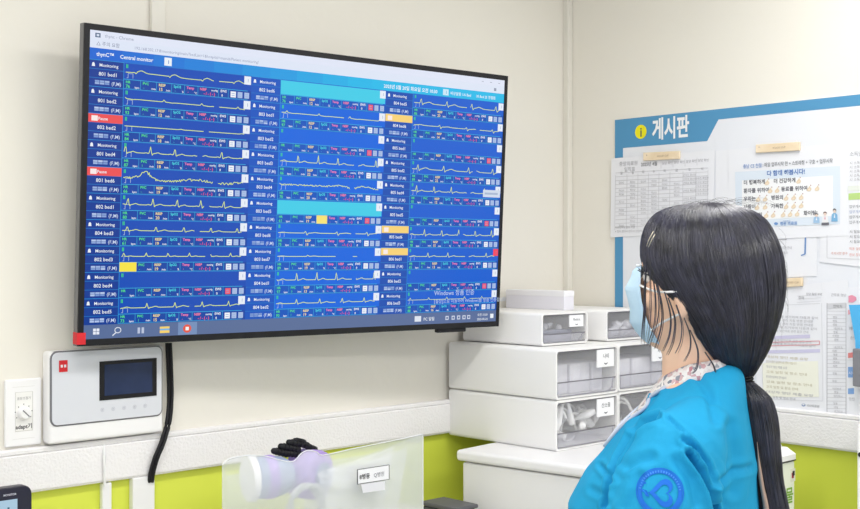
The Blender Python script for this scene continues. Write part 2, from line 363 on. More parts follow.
for c in range(3):
    i0, i1 = info_x[c]; w0, w1 = wave_x[c]; W = w1 - w0
    rect(i0, R0, i1, .954, infoblue[c]); rect(w0, R0, w1, .954, cellblue[c])
    for r in range(10):
        v0 = R0 + r * RP; v1 = v0 + RP; vv = v0 + RP * .62
        rect(w0, vv, w1, v1, mix(cellblue[c], (14, 56, 130), .35), 2)
        if waves[c][r] == 'cyan': rect(w0, v0 + .002, w1 - .002, vv - .002, (66, 208, 236), 2)
        for q in (0, 1 / 3, 2 / 3): rect(i0, v0 + RP * q - .0009, i1, v0 + RP * q + .0009, LN if q == 0 else (36, 122, 200), 2)
        rect(w0, v0 - .0009, w1, v0 + .0009, (38, 120, 204), 3)
        rect(w0 - .0005, v0, w0 + .0005, v1, LN, 2); rect(w0, vv - .001, w1 - .008, vv + .001, (60, 176, 226), 3); rect(w0, v1 - .003, w1 - .008, v1 - .0015, (60, 176, 226), 3)
        lab = 'Monitoring'
        if c == 0 and r in (2, 4): rect(i0, v0 + .001, i1, v0 + RP / 3, (240, 82, 84), 3); lab = 'Pause'
        if c == 2 and r in (1, 6, 7): rect(i0, v0 + .001, i1, v0 + RP / 3, (252, 214, 120), 3); lab = ''
        if lab == 'Pause' or lab == '': rect(i0 + .006, v0 + .007, i0 + .018, v0 + .024, (255, 238, 236), 4)
        else:
            mx = i0 + .0075; S.colr = lin(WHT); S.poly([sp(mx - .003, v0 + .021, 4), sp(mx + .003, v0 + .021, 4), sp(mx + .0022, v0 + .011, 4), sp(mx, v0 + .008, 4), sp(mx - .0022, v0 + .011, 4)])
        if lab: txt(lab, i0 + .0185, v0 + .0205, .0104, WHT, bold=.01, e=5)
        txt(beds[c][r], (i0 + i1) / 2 + .002, v0 + RP / 3 + .0208, .0122, WHT, 'C', .01)
        for q in range(3):    # patient names are masked out on the screen as soft blocks
            for k in range(2):
                rect(i0 + .011 + q * .0095, v0 + RP * 2 / 3 + .0075 + k * .007, i0 + .0195 + q * .0095, v0 + RP * 2 / 3 + .0135 + k * .007, mix((120, 150, 210), (190, 208, 240), rnd.random()), 4)
        txt('(F,M)', i0 + .0425, v0 + RP * 2 / 3 + .0205, .0115, (206, 220, 244), bold=.01)
        # ecg area
        if waves[c][r] != 'cyan':
            txt('II', w0 + .004, v0 + .016, .012, (70, 220, 120), bold=.03)
            if waves[c][r] not in ('none',):
                b = v0 + vh_ if False else v0 + RP * .40
                line([(w0 + .006, b + .014), (w0 + .0085, b + .014), (w0 + .0085, b - .0005), (w0 + .018, b - .0005), (w0 + .018, b + .014)], .0005, (190, 206, 226), 3)
            wave(waves[c][r], w0, w1, v0, RP * .62)
        rect(w1 - .0165, v0 + .002, w1 - .0015, v0 + .031, (236, 242, 252) if not (c == 2 and r == 7) else (246, 70, 90), 5); txt('1', w1 - .009, v0 + .022, .012, (130, 150, 190), 'C', e=7)
        fr = [0, .125, .245, .36, .46, .565, .73, .81]
        names = [('HR', (90, 230, 130)), ('PVC', (90, 230, 130)), ('RESP', (250, 226, 150)), ('SpO2', (80, 220, 230)), ('Temp', (250, 130, 180)), ('NIBP', (250, 130, 160)), ('EWS', (235, 240, 250))]
        for k, (nm, cc) in enumerate(names):
            a = w0 + fr[k] * W; b2 = w0 + fr[k + 1] * W
            rect(a - .0004, vv, a + .0004, v1 - .002, (60, 176, 226), 3)
            txt(nm, a + .004, vv + .0125, .0085, cc, bold=.03, e=5)
            on = waves[c][r] != 'none'
            if k in (0, 2): txt(str(rnd.randint(60, 98) if k == 0 else rnd.randint(12, 22)) if on else '-', a + .004, vv + .0275, .0105, cc, bold=.02, e=5); txt('bpm' if k == 0 else '/min', b2 - .003, vv + .0275, .0065, WHT, 'R', .02, e=5)
            elif k == 1: txt(rnd.choice('0-1-'), a + .005, vv + .0265, .009, cc, e=5); txt('/min', b2 - .002, vv + .0265, .0065, WHT, 'R', .02, e=5)
            elif k in (3, 4): txt('-', a + .006, vv + .0265, .009, cc, e=5); txt('%' if k == 3 else '°C', b2 - .002, vv + .0275, .007, WHT, 'R', .02, e=5)
            elif k == 5: txt('- / - ( - )', a + .012, vv + .0265, .0095, (250, 90, 120), bold=.03, e=5); txt('mmHg', b2 - .002, vv + .0125, .0065, WHT, 'R', .02, e=5)
            else: txt('0', a + .006, vv + .0275, .0085, WHT, bold=.02, e=5)
        rect(w0 + .81 * W - .0004, vv, w0 + .81 * W + .0004, v1 - .002, (60, 176, 226), 3)
        alarm = (c, r) in ((0, 8), (1, 0), (1, 2), (1, 5), (2, 2), (2, 5), (2, 8))
        for k, (a, b2) in enumerate(((.828, .872), (.886, .926), (.942, .982))):
            rect(w0 + a * W, vv + .006, w0 + b2 * W, v1 - .006, ((244, 90, 110) if alarm else (242, 246, 252)) if k == 0 else (172, 194, 232), 4)
            for j in range(2): rect(w0 + a * W + .002, vv + .012 + j * .007, w0 + b2 * W - .003, vv + .014 + j * .007, (150, 172, 220), 5)
        if (c, r) == (0, 7): rect(w0, vv, w0 + .125 * W, v1 - .002, (252, 232, 70), 6)
        if (c, r) == (1, 5): rect(w0 + .36 * W, vv, w0 + .46 * W, v1 - .002, (252, 230, 120), 6)
# desktop bar, notice, small floating badge
for k in range(4): a = .018 + (k % 2) * .0065; b = .966 + (k // 2) * .0105; rect(a, b, a + .0055, b + .009, (236, 240, 250), 3)
line([(.066 + .006 * math.cos(t * PI / 6), .974 + .009 * math.sin(t * PI / 6)) for t in range(13)], .0009, (232, 238, 248), 3); line([(.0625, .982), (.056, .991)], .0012, (232, 238, 248), 3)
for a in (.105, .113): rect(a, .968, a + .005, .988, (190, 200, 224), 3)
rect(.15, .968, .17, .990, (250, 214, 110), 3); rect(.15, .975, .17, .981, (120, 180, 230), 4)
S.colr = lin((235, 90, 70)); S.poly([sp(.207 + .009 * math.cos(k * PI / 6), .978 + .0145 * math.sin(k * PI / 6), 3) for k in range(12)][::-1])
rect(.188, .956, .228, .999, (120, 146, 190), 2); rect(.2035, .972, .2105, .984, (250, 250, 250), 4)
txt('PC 알림', .785, .985, .012, WHT, bold=.01)
rect(.76, .966, .778, .988, (226, 232, 244), 3)
for k, u in enumerate((.848, .866, .882, .898, .912)): rect(u, .97, u + .009, .986, (214, 222, 240), 3); rect(u + .002, .974, u + .007, .982, (92, 112, 156), 4)
txt('오전 10:30', .958, .975, .009, WHT, 'C', .01); txt('2025-05-20', .958, .993, .009, WHT, 'C', .01); rect(.982, .968, .992, .986, WHT, 3)
txt('Windows 정품 인증', .812, .885, .0185, (206, 220, 240), e=8); txt('[설정]으로 이동하여 Windows를 정품 인증합니다.', .812, .916, .0135, (196, 212, 236), e=8)
rect(.945, .455, .997, .485, (214, 224, 240), 8); rect(.95, .466, .99, .474, (170, 186, 214), 9)
sc_panel = MB(); sc_panel.colr = lin((24, 70, 170)); sc_panel.box(SX0 - .001, SX1 + .001, -.0004, .004, SZ0 - .001, SZ1 + .001); scr = sc_panel.build('screen', M_screen, tv, colors=True)
S.build('screen_picture', M_screen, scr, colors=True)

# ------------------------------------------------------------------ nurse call panel on the wall
p0, p1 = ony(42.5, 353, -.004), ony(163.6, 432, -.036)
NX0, NX1 = p0.x, p1.x; NZ1, NZ0 = ony(42, 352, -.035).z, ony(42, 446, -.035).z
nc = empty('nurse_call_panel', (NX0, 0, NZ0), label='white wall intercom panel with silver face and small dark screen', cat='intercom')
NW, NH = NX1 - NX0, NZ1 - NZ0
MB().box(0, NW, -.036, 0, 0, NH).build('housing', M_white, nc, bevel=.008, seg=3)
def rr(x0, x1, z0, z1, r, n=5):
    out = []
    for cx, cz, a in ((x1 - r, z1 - r, 0), (x0 + r, z1 - r, 90), (x0 + r, z0 + r, 180), (x1 - r, z0 + r, 270)):
        for k in range(n + 1): t = math.radians(a + 90 * k / n); out.append((cx + r * math.cos(t), cz + r * math.sin(t)))
    return out
def plate(pts, y0, y1):
    m = MB(); m.loft([[(x, y1, z) for x, z in pts], [(x, y0, z) for x, z in pts]]); return m
fz0, fz1 = NH * .205, NH * .985; fx0, fx1 = NW * .02, NW * .975
plate(rr(fx0 - .003, fx1 + .003, fz0 - .003, fz1 + .003, .016), -.0375, -.03).build('face_rim', M_edge, nc)
face = plate(rr(fx0, fx1, fz0, fz1, .014), -.040, -.03).build('faceplate', M_silver, nc, bevel=.001)
dx0, dx1 = NW * .415, NW * .925; dz0, dz1 = NH * .43, NH * .86
m = MB(); m.box(dx0, dx1, -.0415, -.035, dz0, dz1); m.cur = 1; m.box(dx0 + .012, dx1 - .012, -.0418, -.035, dz0 + .01, dz1 - .008); m.build('display', [M_black, M_dark], nc)
m = MB(); ex = NW * .075; ez = NH * .775; m.box(ex, ex + .02, -.0412, -.035, ez, ez + .026); m.cur = 1
m.box(ex + .0035, ex + .0085, -.0416, -.035, ez + .010, ez + .016); m.box(ex + .0115, ex + .0165, -.0416, -.035, ez + .010, ez + .016); m.build('emblem', [M_red, M_paper], nc)
m = MB(); m.colr = lin((196, 198, 208))
for k in range(5):
    cx = NW * (.44 + .095 * k); cz = NH * .325
    pts = [(cx + .0048 * math.cos(t * PI / 8), cz + .0048 * math.sin(t * PI / 8)) for t in range(17)]
    for (a, b), (c, d) in zip(pts, pts[1:]): m.add([(a, -.0404, b), (c, -.0404, d), (cx + (c - cx) * .75, -.0404, cz + (d - cz) * .75), (cx + (a - cx) * .75, -.0404, cz + (b - cz) * .75)], [(0, 1, 2, 3)])
    m.box(cx - .002, cx + .002, -.0404, -.040, cz - .002, cz + .002)
m.build('touch_icons', M_ink, nc, colors=True)

# volume plate
q0, q1 = ony(5, 378, -.008), ony(41.5, 447, -.008)
vz1, vz0 = ony(5, 380, -.008).z, ony(5, 448, -.008).z; VW, VH = q1.x - q0.x, vz1 - vz0
vp = empty('volume_dial', (q0.x, 0, vz0), label='small ivory wall plate with a round dial knob', cat='switch')
MB().box(0, VW, -.009, 0, 0, VH).build('plate', M_white, vp, bevel=.004, seg=3)
cx, cz = VW * .50, VH * .49
m = MB(); m.colr = lin((206, 204, 200)); a0, a1, b0, b1 = VW * .27, VW * .74, VH * .22, VH * .80
for (x0, x1, z0, z1) in ((a0, a1, b0, b0 + .0012), (a0, a1, b1, b1 + .0008), (a0, a0 + .0008, b0, b1), (a1, a1 + .0012, b0, b1)): m.box(x0, x1, -.0094, -.009, z0, z1)
m.colr = lin((240, 239, 236)); m.box(a0, a1, -.0092, -.009, b0, b1)
m.colr = lin((220, 219, 216)); m.box(VW * .2, VW * .8, -.0094, -.009, VH * .88, VH * .885); m.box(VW * .2, VW * .8, -.0094, -.009, VH * .11, VH * .115)
m.colr = lin((150, 148, 150)); m.text('음량조절기', Vector((cx, -.0097, b1 - .016)), UX, UZ, .007, 'C')
m.colr = lin((70, 68, 72)); m.text('adapt기', Vector((cx, -.0097, b0 + .006)), UX, UZ, .0125, 'C', .02)
for k in range(7):
    t = math.radians(-30 + 40 * k); r0, r1 = .0165, .0185 + .001 * (k % 2)
    m.colr = lin((90, 90, 92)); m.box(cx + r1 * math.cos(t) - .001, cx + r1 * math.cos(t) + .001, -.0096, -.009, cz + r1 * math.sin(t) - .001, cz + r1 * math.sin(t) + .001)
m.build('printed_scale', M_ink, vp, colors=True)
T = Matrix.Translation((cx, -.009, cz)) @ Matrix.Rotation(PI / 2, 4, 'X')
kb = MB().lathe([(.0145, 0), (.0145, .006), (.012, .012), (.011, .013)], 28, T).build('knob', M_white, vp, smooth=True)
T2 = T @ Matrix.Rotation(math.radians(135), 4, 'Z')
MB().box(-.0105, .0105, -.0012, .0012, .0128, .0138, T2).build('pointer', M_edge, kb)

# cables
pts = [ony(167, 343, -.014), ony(168, 365, -.014), ony(168.8, 395, -.015), ony(167, 420, -.024), ony(161, 442, -.034), ony(154.5, 458, -.034), ony(150.5, 472, -.027), ony(149, 482, -.018)]
def smooth_path(P, n=6):
    out = []; P = [Vector(p) for p in P]
    for i in range(len(P) - 1):
        a, b, c, d = P[max(i - 1, 0)], P[i], P[i + 1], P[min(i + 2, len(P) - 1)]
        for k in range(n):
            t = k / n; out.append(.5 * ((2 * b) + (c - a) * t + (2 * a - 5 * b + 4 * c - d) * t * t + (3 * b - a - 3 * c + d) * t ** 3))
    out.append(P[-1]); return out
m = MB(); sp_ = smooth_path(pts)
m.tube(sp_, .0045); m.tube([p + Vector((.0062, -.0045, 0)) for p in sp_], .0042)
tag(m.build('power_cable', M_black, smooth=True), 'black twin power cable hanging down beside the intercom panel', 'cable')
tag(MB().tube([ony(103.5, 440, -.012), ony(104, 455, -.025), ony(104.5, 470, -.025), ony(104.5, 486, -.022)], .0035).build('signal_wire', M_duct2, smooth=True), 'thin white wire below the intercom panel running into a narrow duct', 'cable')

# ------------------------------------------------------------------ desk and things on it
DX0, DX1, DZ = -2.6, -.76, .80
dk = empty('desk', (DX0, -.56, 0), label='pale laminate desk along the green wall under the television', cat='desk')
MB().box(0, DX1 - DX0, 0, .53, DZ - .03, DZ).build('desk_top', M_desk, dk, bevel=.003)
for x in (.03, DX1 - DX0 - .07):
    for y in (.03, .46): MB().box(x, x + .04, y, y + .04, 0, DZ - .03).build('leg', M_metal, dk, bevel=.003)
# small dark framed monitor, lower left
tc_ = ony(32, 488, -.30); MR, MT = tc_.x, ony(20, 486, -.30).z
mo = empty('small_monitor', (MR - .17, -.30, DZ), label='dark framed tablet monitor standing on the desk below the wall dial', cat='monitor')
MH = MT - DZ
fr_pts = rr(-.17, .17, .045, MH, .018)
plate(fr_pts, 0, .022).build('frame', mat('navy_black_plastic', (38, 36, 52), .35, .5), mo, bevel=.002)
m = MB(); m.colr = lin((176, 206, 226)); m.box(-.138, .140, -.0008, .005, .075, MH - .024); so = m.build('screen', M_screen, mo, colors=True)
m = MB(); m.colr = lin((70, 110, 130))
for k, (x, z) in enumerate(((.12, .042), (.115, .055), (.09, .06), (.06, .05), (.03, .058), (0, .045), (.105, .08), (.04, .085))): m.box(x, x + .004, -.0014, 0, MH - z, MH - z + .004)
m.build('screen_lettering', M_screen, so, colors=True)
m = MB(); m.colr = lin((200, 200, 212)); m.text('MONITOR', Vector((.112, -.0008, MH - .016)), UX, UZ, .0055, 'L', .02); m.build('lettering', M_ink, mo, colors=True)
MB().box(-.09, .09, -.05, .1, 0, .01).box(-.02, .02, .022, .04, .005, .12).build('stand', M_black, mo, bevel=.003)
# grey device by the organizers
g0 = ony(421, 501, -.20); g1 = ony(450, 507, -.20)
gm = empty('label_printer', (g0.x, -.20, DZ), label='dark grey box-shaped device on the desk beside the frosted bag', cat='device')
GH = g0.z - DZ
MB().box(0, .085, -.13, .0, 0, GH - .012).build('body', M_dgrey, gm, bevel=.008)
MB().box(-.002, .087, -.132, .002, GH - .011, GH).build('lid', M_dgrey, gm, bevel=.004)
MB().box(.02, .065, -.134, -.12, GH * .35, GH * .4).build('slot', M_black, gm)

# frosted bag / bin with its contents
BY = -.42     # plane of the front sheet
def fb(px, py, y=BY): return ony(px, py, y)
BX0, BX1 = fb(222, 480).x, fb(422, 480).x
bag = empty('frosted_bag', ((BX0 + BX1) / 2, BY, DZ), label='frosted translucent plastic bag standing on the desk, full of supplies', cat='bag')
bo = bag.location
top = [(222, 465), (228, 459), (240, 456), (252, 455), (265, 456), (280, 460), (292, 461), (300, 453), (308, 450), (316, 452), (322, 455), (350, 449), (390, 441), (423, 434)]
front = [[], []]
m = MB(); N = len(top)
rows = 7; grid = []
for k in range(rows):
    row = []
    for i, (px, py) in enumerate(top):
        t = k / (rows - 1); P = fb(px, py); z = P.z * (1 - t) + (DZ + .003) * t
        x = P.x + (1.8e-2 * (1 - t) * 0)
        bulge = .02 * math.sin(t * PI * .9 + .2) * math.sin(PI * i / (N - 1)) if 0 < i < N - 1 else 0
        row.append((x, BY - bulge, z))
    grid.append(row)
m.loft(grid, closed=False, caps=False)
bk = []
for k in range(2):
    bk.append([(fb(227, 480, BY + .2).x * (1 - i / 6) + (BX1 - .004) * i / 6, BY + .20, (.995 if k == 0 else DZ + .003)) for i in range(7)])
m.loft(bk, closed=False, caps=False)
for s_ in (0, -1):
    a, b, c, d = grid[0][s_], grid[-1][s_], bk[1][s_], bk[0][s_]; m.quad(a, b, c, d)
m.quad(grid[-1][0], grid[-1][-1], bk[1][-1], bk[1][0])
shift(m, bo); m.build('sheet', M_frost, bag, smooth='all')
m = MB(); m.tube([Vector(p) + Vector((0, -.001, 0)) for p in smooth_path(grid[0], 3)], .0012); m.tube([grid[0][-1], grid[2][-1], grid[-1][-1]], .0012); shift(m, bo); m.build('hem', mat('clear_seam', (244, 246, 250), .3, .5, alpha=.75), bag, smooth=True)
# label on the bag
m = MB(); yl = BY - .028
L0, L1 = fb(357, 466, yl), fb(389, 482, yl); lz = (fb(357, 475, yl).z, fb(389, 470, yl).z)
def lp(s, t, e=0):   # label coordinates along a slight tilt
    a, b, c, d = fb(357, 469.5, yl), fb(389.5, 464.5, yl), fb(389.5, 479.5, yl), fb(357, 484.5, yl)
    p = (a * (1 - s) + b * s) * (1 - t) + (d * (1 - s) + c * s) * t; return p + Vector((0, -e, 0))
m.colr = lin((60, 62, 70)); m.quad(lp(0, 1), lp(1, 1), lp(1, 0), lp(0, 0))
m.colr = lin((238, 238, 244)); m.quad(lp(.025, .96, .0004), lp(.975, .96, .0004), lp(.975, .04, .0004), lp(.025, .04, .0004))
ux = (lp(1, 0) - lp(0, 0)).normalized()
m.colr = lin((30, 30, 36)); m.text('8병동', lp(.07, .68, .0008), ux, UZ, .0135, 'L', .02)
m.colr = lin((110, 112, 122)); m.text('Q병원', lp(.50, .68, .0008), ux, UZ, .0125, 'L')
m.colr = lin((224, 224, 232)); a, b, c, d = fb(361, 484.5, yl), fb(385, 481, yl), fb(385, 490, yl), fb(363, 493, yl); m.quad(d, c, b, a)
shift(m, bo); m.build('label', M_ink, bag, colors=True)
# things inside
def axis_T(loc, rx=0, ry=0, rz=0): return Matrix.Translation(loc) @ Matrix.Rotation(rz, 4, 'Z') @ Matrix.Rotation(ry, 4, 'Y') @ Matrix.Rotation(rx, 4, 'X')
c1 = fb(268, 477, BY + .10)
rb = empty('resuscitator_bag', tuple(c1), label='lilac and blue-grey resuscitator bag with a white end ring inside the frosted bag', cat='medical device')
T = axis_T((0, 0, 0), ry=PI / 2, rz=math.radians(-14)) @ Matrix.Scale(.72, 4)
MB().lathe([(.03, -.06), (.062, -.052), (.066, -.03), (.066, .02), (.06, .05), (.045, .075)], 28, T).build('body', M_bluegrey, rb, smooth=True)
MB().lathe([(.055, -.07), (.07, -.07), (.073, -.064), (.073, -.05), (.068, -.046), (.055, -.046)], 32, T).build('end_ring', M_white, rb, smooth=True)
MB().lathe([(.0665, -.016), (.069, -.012), (.069, .012), (.0665, .016)], 28, T).build('band', M_lilac, rb, smooth=True)
c2 = fb(309, 474, BY + .10)
ck = empty('lilac_drum', tuple(c2), label='lilac round drum inside the frosted bag under the black ribbed hose', cat='medical device')
T = axis_T((0, 0, 0), rx=PI / 2, rz=math.radians(20)) @ Matrix.Scale(.74, 4)
MB().lathe([(.045, -.05), (.074, -.045), (.078, -.03), (.078, .03), (.074, .045), (.045, .05)], 30, T).build('body', M_lilac, ck, smooth=True)
MB().lathe([(.02, .05), (.04, .05), (.042, .056), (.02, .058)], 24, T).build('hub', M_bluegrey, ck, smooth=True)
# black ribbed hose on top
m = MB(); hy = BY + .10
for (x0, y0, x1, y1, r_) in ((272, 451, 291, 454, .0075), (279, 446.5, 300, 449.5, .0078), (287, 442.5, 309, 445, .0075), (293, 440.5, 306, 442, .0062), (300, 444.5, 317, 449, .0068), (284, 453, 304, 454.5, .0075)):
    m.capsule([(*fb(x0 + 2, y0, hy), r_), (*fb(x1 - 2, y1, hy), r_)], 12)
    for q in range(4):
        p_ = fb(x0 + 3, y0, hy).lerp(fb(x1 - 3, y1, hy), (q + .5) / 4); d_ = (fb(x1, y1, hy) - fb(x0, y0, hy)).normalized(); m.tube([p_ - d_ * .0012, p_ + d_ * .0012], r_ * 1.16, 12)
tag(m.build('ribbed_hose', M_black, smooth=True), 'black ribbed hose bundle lying on top of the lilac drum', 'hose')
# coiled clear tubing and clear film pack in the bag
c3 = fb(303, 506, BY + .014)
m = MB(); pts = [c3 + Vector((.045 * math.cos(t * .5) + t * .0004, .006 * math.sin(t * .9), .045 * math.sin(t * .5))) for t in range(44)]
m.tube(pts, .006, 8); tag(m.build('coiled_tube', mat('milky_tubing', (226, 228, 230), .25, .6, alpha=.75), smooth=True), 'milky coiled tubing at the front of the frosted bag', 'tube')
m = MB(); g = []
quadpx = [(322, 470), (408, 446), (400, 512), (318, 514)]
for k in range(10):
    row = []
    for i in range(13):
        s, t = i / 12, k / 9
        px = (quadpx[0][0] * (1 - s) + quadpx[1][0] * s) * (1 - t) + (quadpx[3][0] * (1 - s) + quadpx[2][0] * s) * t
        py = (quadpx[0][1] * (1 - s) + quadpx[1][1] * s) * (1 - t) + (quadpx[3][1] * (1 - s) + quadpx[2][1] * s) * t + 5 * math.sin(s * PI) * (1 - t)
        P = fb(px, py, BY + .028); row.append(P + Vector((0, .012 * noise.noise(Vector((s * 5, t * 4, 3))) + .01 * random.random() - .02 * math.sin(s * PI) * math.sin(t * PI), 0)))
    g.append(row)
m.loft(g, closed=False, caps=False)
m.loft([[p + Vector((0, .05, -.004)) for p in r] for r in g], closed=False, caps=False)
tag(m.build('clear_film_pack', M_film, smooth=True), 'crinkled clear film package in the frosted bag behind its paper label', 'package')

# ------------------------------------------------------------------ cabinet and organizers
CZ = .9705
cb = empty('storage_cabinet', (-.671, -.696, 0), math.radians(7), label='white cabinet with overhanging lid carrying the clear drawer boxes', cat='cabinet')
CW, CD = .63, .485
MB().box(.012, CW - .012, .02, CD - .015, .05, CZ - .034).build('body', M_white, cb, bevel=.006)
MB().box(0, CW, 0, CD, CZ - .03, CZ).build('lid', M_white, cb, bevel=.010, seg=4)
MB().box(.03, CW - .03, .03, CD - .03, 0, .05).build('plinth', M_grey, cb)
for z0, z1 in ((.07, .34), (.36, .63), (.65, .92)):
    d = MB().box(.03, CW - .03, .008, .021, z0, z1).build('drawer', M_white, cb, bevel=.003)
    MB().box(CW / 2 - .08, CW / 2 + .08, -.006, .01, z1 - .06, z1 - .045).build('handle', M_grey, d, bevel=.003)

def organizer(w, d, h, name, label, tagtxt, loc, group):
    r = empty(name, loc, label=label, cat='drawer box', group=group)
    t = .006
    out = rr(0, w, 0, h, .010); ins = rr(t, w - t, t, h - t, .008)
    m = MB()
    m.loft([[(x, d, z) for x, z in out], [(x, .002, z) for x, z in out], [(x, 0, z) for x, z in [(a + (b - a) * .2, c + (e - c) * .2) for (a, c), (b, e) in zip(out, ins)]],
            [(x, 0, z) for x, z in ins], [(x, d - t, z) for x, z in ins]], caps=True)
    m.build('shell', M_shell, r, smooth=True)
    i = t + .002
    dr = MB().box(i, w - i, .006, .0085, i, h - i).build('drawer', M_clear, r)
    lipz = h * .33
    lp_ = [(i + .002, i), (w - i - .035, i), (w - i - .018, i + .008), (w - i - .014, lipz), (i + .002, lipz)]
    plate(lp_, -.001, .006).build('handle', M_lip, dr)
    m = MB(); m.box(i, w - i, .0045, .0062, lipz - .001, lipz + .0022)
    m.tube([(w - i - .002, .005, lipz), (w - i - .014, .004, lipz - .004), (w - i - .018, .003, i + .012), (w - i - .036, .003, i + .001)], .0016, 6)
    m.box(i, w - i, .004, .006, i - .001, i + .0018); m.box(i, w - i, .004, .006, h - i - .0015, h - i + .001); m.box(i - .001, i + .0012, .004, .006, i, h - i)
    m.build('edge_lines', M_edge, dr)
    tw, th_ = min(.075, w * .3), h * .36
    tx, tz = w - i - tw - .012, h - i - th_ - .002
    m = MB(); m.colr = lin((244, 244, 246)); m.box(tx, tx + tw, .001, .005, tz, tz + th_)
    m.colr = lin((96, 98, 108)); m.text(tagtxt, Vector((tx + tw / 2, .0004, tz + th_ * .52)), UX, UZ, th_ * .30, 'C', .0)
    m.colr = lin((110, 112, 120)); m.add([(tx + tw * (.4 + .2 * k / 6), .0004, tz + th_ * (.2 - .07 * math.sin(PI * k / 6))) for k in range(7)] + [(tx + tw * (.4 + .2 * k / 6), .0004, tz + th_ * (.25 - .05 * math.sin(PI * k / 6))) for k in range(6, -1, -1)], [tuple(range(14))])
    m.build('name_tag', M_ink, r, colors=True)
    return r
YF = -.42; G = 'clear-fronted drawer boxes in the corner'
B0 = organizer(.276, .415, .1375, 'drawer_box', 'wide white drawer box of white tubing, lowest of the stack beside the wall rail', '산소줄', (-.56, YF - .01, CZ), G)
organizer(.276, .415, .1375, 'drawer_box', 'wide white drawer box of paper packs, directly under the small box by the television', '나비', (-.56, YF - .01, CZ + .1395), G)
organizer(.262, .40, .1375, 'drawer_box', 'white drawer box behind the nurse\'s chest, lowest in the corner', '기타', (-.272, YF, CZ), G)
organizer(.262, .40, .1375, 'drawer_box', 'white drawer box of folded papers level with the nurse\'s chin', '서식', (-.272, YF, CZ + .1395), G)
TZ = CZ + .279
A_ = organizer(.205, .31, .093, 'small_drawer_box', 'small white drawer box with dark fittings, top of the stack under the television corner', 'Medicut', (-.51, -.335, TZ), G)
organizer(.205, .31, .093, 'small_drawer_box', 'small white drawer box with loose white pieces, beside the nurse\'s mask', 'ETC', (-.226, -.34, TZ), G)
cz = TZ + .093
ct = empty('white_carton', (-.325, -.262, cz), label='plain white carton lying on top of the small drawer box by the television', cat='box')
MB().box(0, .045, 0, .235, 0, .056).build('body', mat('pale_lilac_card', (232, 230, 238), .6, .2, noise_col=(4, (228, 227, 236), .3, .7)), ct, bevel=.002)
MB().box(-.0006, .0456, -.001, .236, .040, .0575).build('flap', mat('white_card', (240, 239, 243), .6, .2), ct, bevel=.002)

# contents: paper packs
pk = None
for bx, n, lab, g in ((-.56, 5, 'white folded paper pack upright in the wide drawer box', 'paper packs in the wide drawer box'), (-.272, 5, 'white folded paper pack upright in the drawer box level with the nurse\'s chin', 'paper packs beside the nurse\'s chin')):
    for k in range(n):
        w_ = .046
        loc = (bx + .010 + k * .0495, YF + .030 + .006 * (k % 2), CZ + .1395 + .007)
        if pk is None:
            pk = MB().box(0, w_, 0, .12, 0, .083).build('paper_pack', mat('paper_bundle', (231, 230, 238), .8, .2, bump=(300, .3, (.02, 1, 1)), noise_col=(30, (240, 239, 245), .4, .6)), bevel=.004)
            o = pk
        else: o = pk.copy(); col.objects.link(o)
        o.location = loc; tag(o, lab, 'paper pack', g)
# contents: white tubing and connectors
M_tubew = mat('white_tubing', (250, 250, 250), .35, .5)
def loop(cx, y, cz_, r, a0, a1, rx=1): return [(cx + r * rx * math.cos(a0 + (a1 - a0) * k / 16), y + .002 * k, cz_ + r * math.sin(a0 + (a1 - a0) * k / 16)) for k in range(17)]
hx, hz = -.552, CZ + .006
M_pieces = M_tubew
for k, (x, z, r, a0, a1, rx) in enumerate(((.055, .065, .034, .3, 5.9, .6), (.085, .055, .045, 0, 3.4, .5), (.14, .04, .04, .2, 5.5, 1.1), (.19, .055, .03, 0, 6, .8), (.10, .07, .03, .5, 5.8, .7), (.045, .04, .03, 1, 6, 1.1), (.215, .065, .028, .2, 5.5, .7), (.16, .075, .026, 0, 5, 1.2))):
    m = MB(); m.tube(loop(hx + x, YF + .024 + .009 * k, hz + z, r, a0, a1, rx), .0038, 8)
    tag(m.build('tube_loop', M_tubew, smooth=True), 'white tubing loop in the lowest wide drawer box', 'tube', 'white tubing loops in the lowest drawer box')
pc = None
for k, (x, z, ry, s) in enumerate(((.05, .078, 1.15, 1.25), (.033, .045, .3, .9), (.085, .05, -.9, 1), (.125, .056, .25, 1.1), (.15, .04, -.35, 1.1), (.175, .06, .5, 1), (.205, .045, -.2, 1.1), (.11, .032, .1, 1), (.22, .066, -1.1, .9), (.07, .028, .2, 1), (.19, .028, 0, 1), (.135, .078, .7, 1.15), (.165, .075, -.4, 1.1), (.20, .062, .9, 1.1), (.062, .06, -1.2, 1.2), (.24, .04, .3, 1), (.10, .082, 1.3, 1.0), (.04, .028, 0, .9))):
    if pc is None:
        m = MB(); prof = [(.002, -.034), (.012, -.030), (.015, -.01), (.010, .012), (.006, .026), (.0065, .036)]
        m.lathe(prof, 14); pc = m.build('airway_piece', M_tubew, smooth=True); o = pc
    else: o = pc.copy(); col.objects.link(o)
    o.location = (hx + x, YF + .030 + .026 * (k % 4), hz + z); o.rotation_euler = (0, PI / 2 - ry, .2 * k); o.scale = (s * .72, s * .72, s * .95)
    tag(o, 'white plastic airway piece heaped in the lowest wide drawer box', 'medical device', 'white airway pieces in the lowest drawer box')
m = MB(); m.tube(loop(-.272 + .06, YF + .03, CZ + .07, .045, .2, 6.0, .8), .0045, 8); m.tube(loop(-.272 + .08, YF + .04, CZ + .06, .04, 0, 5.2, 1), .0045, 8)
tag(m.build('coiled_hose', M_tubew, smooth=True), 'white coiled hose in the lowest corner drawer box behind the nurse', 'hose')
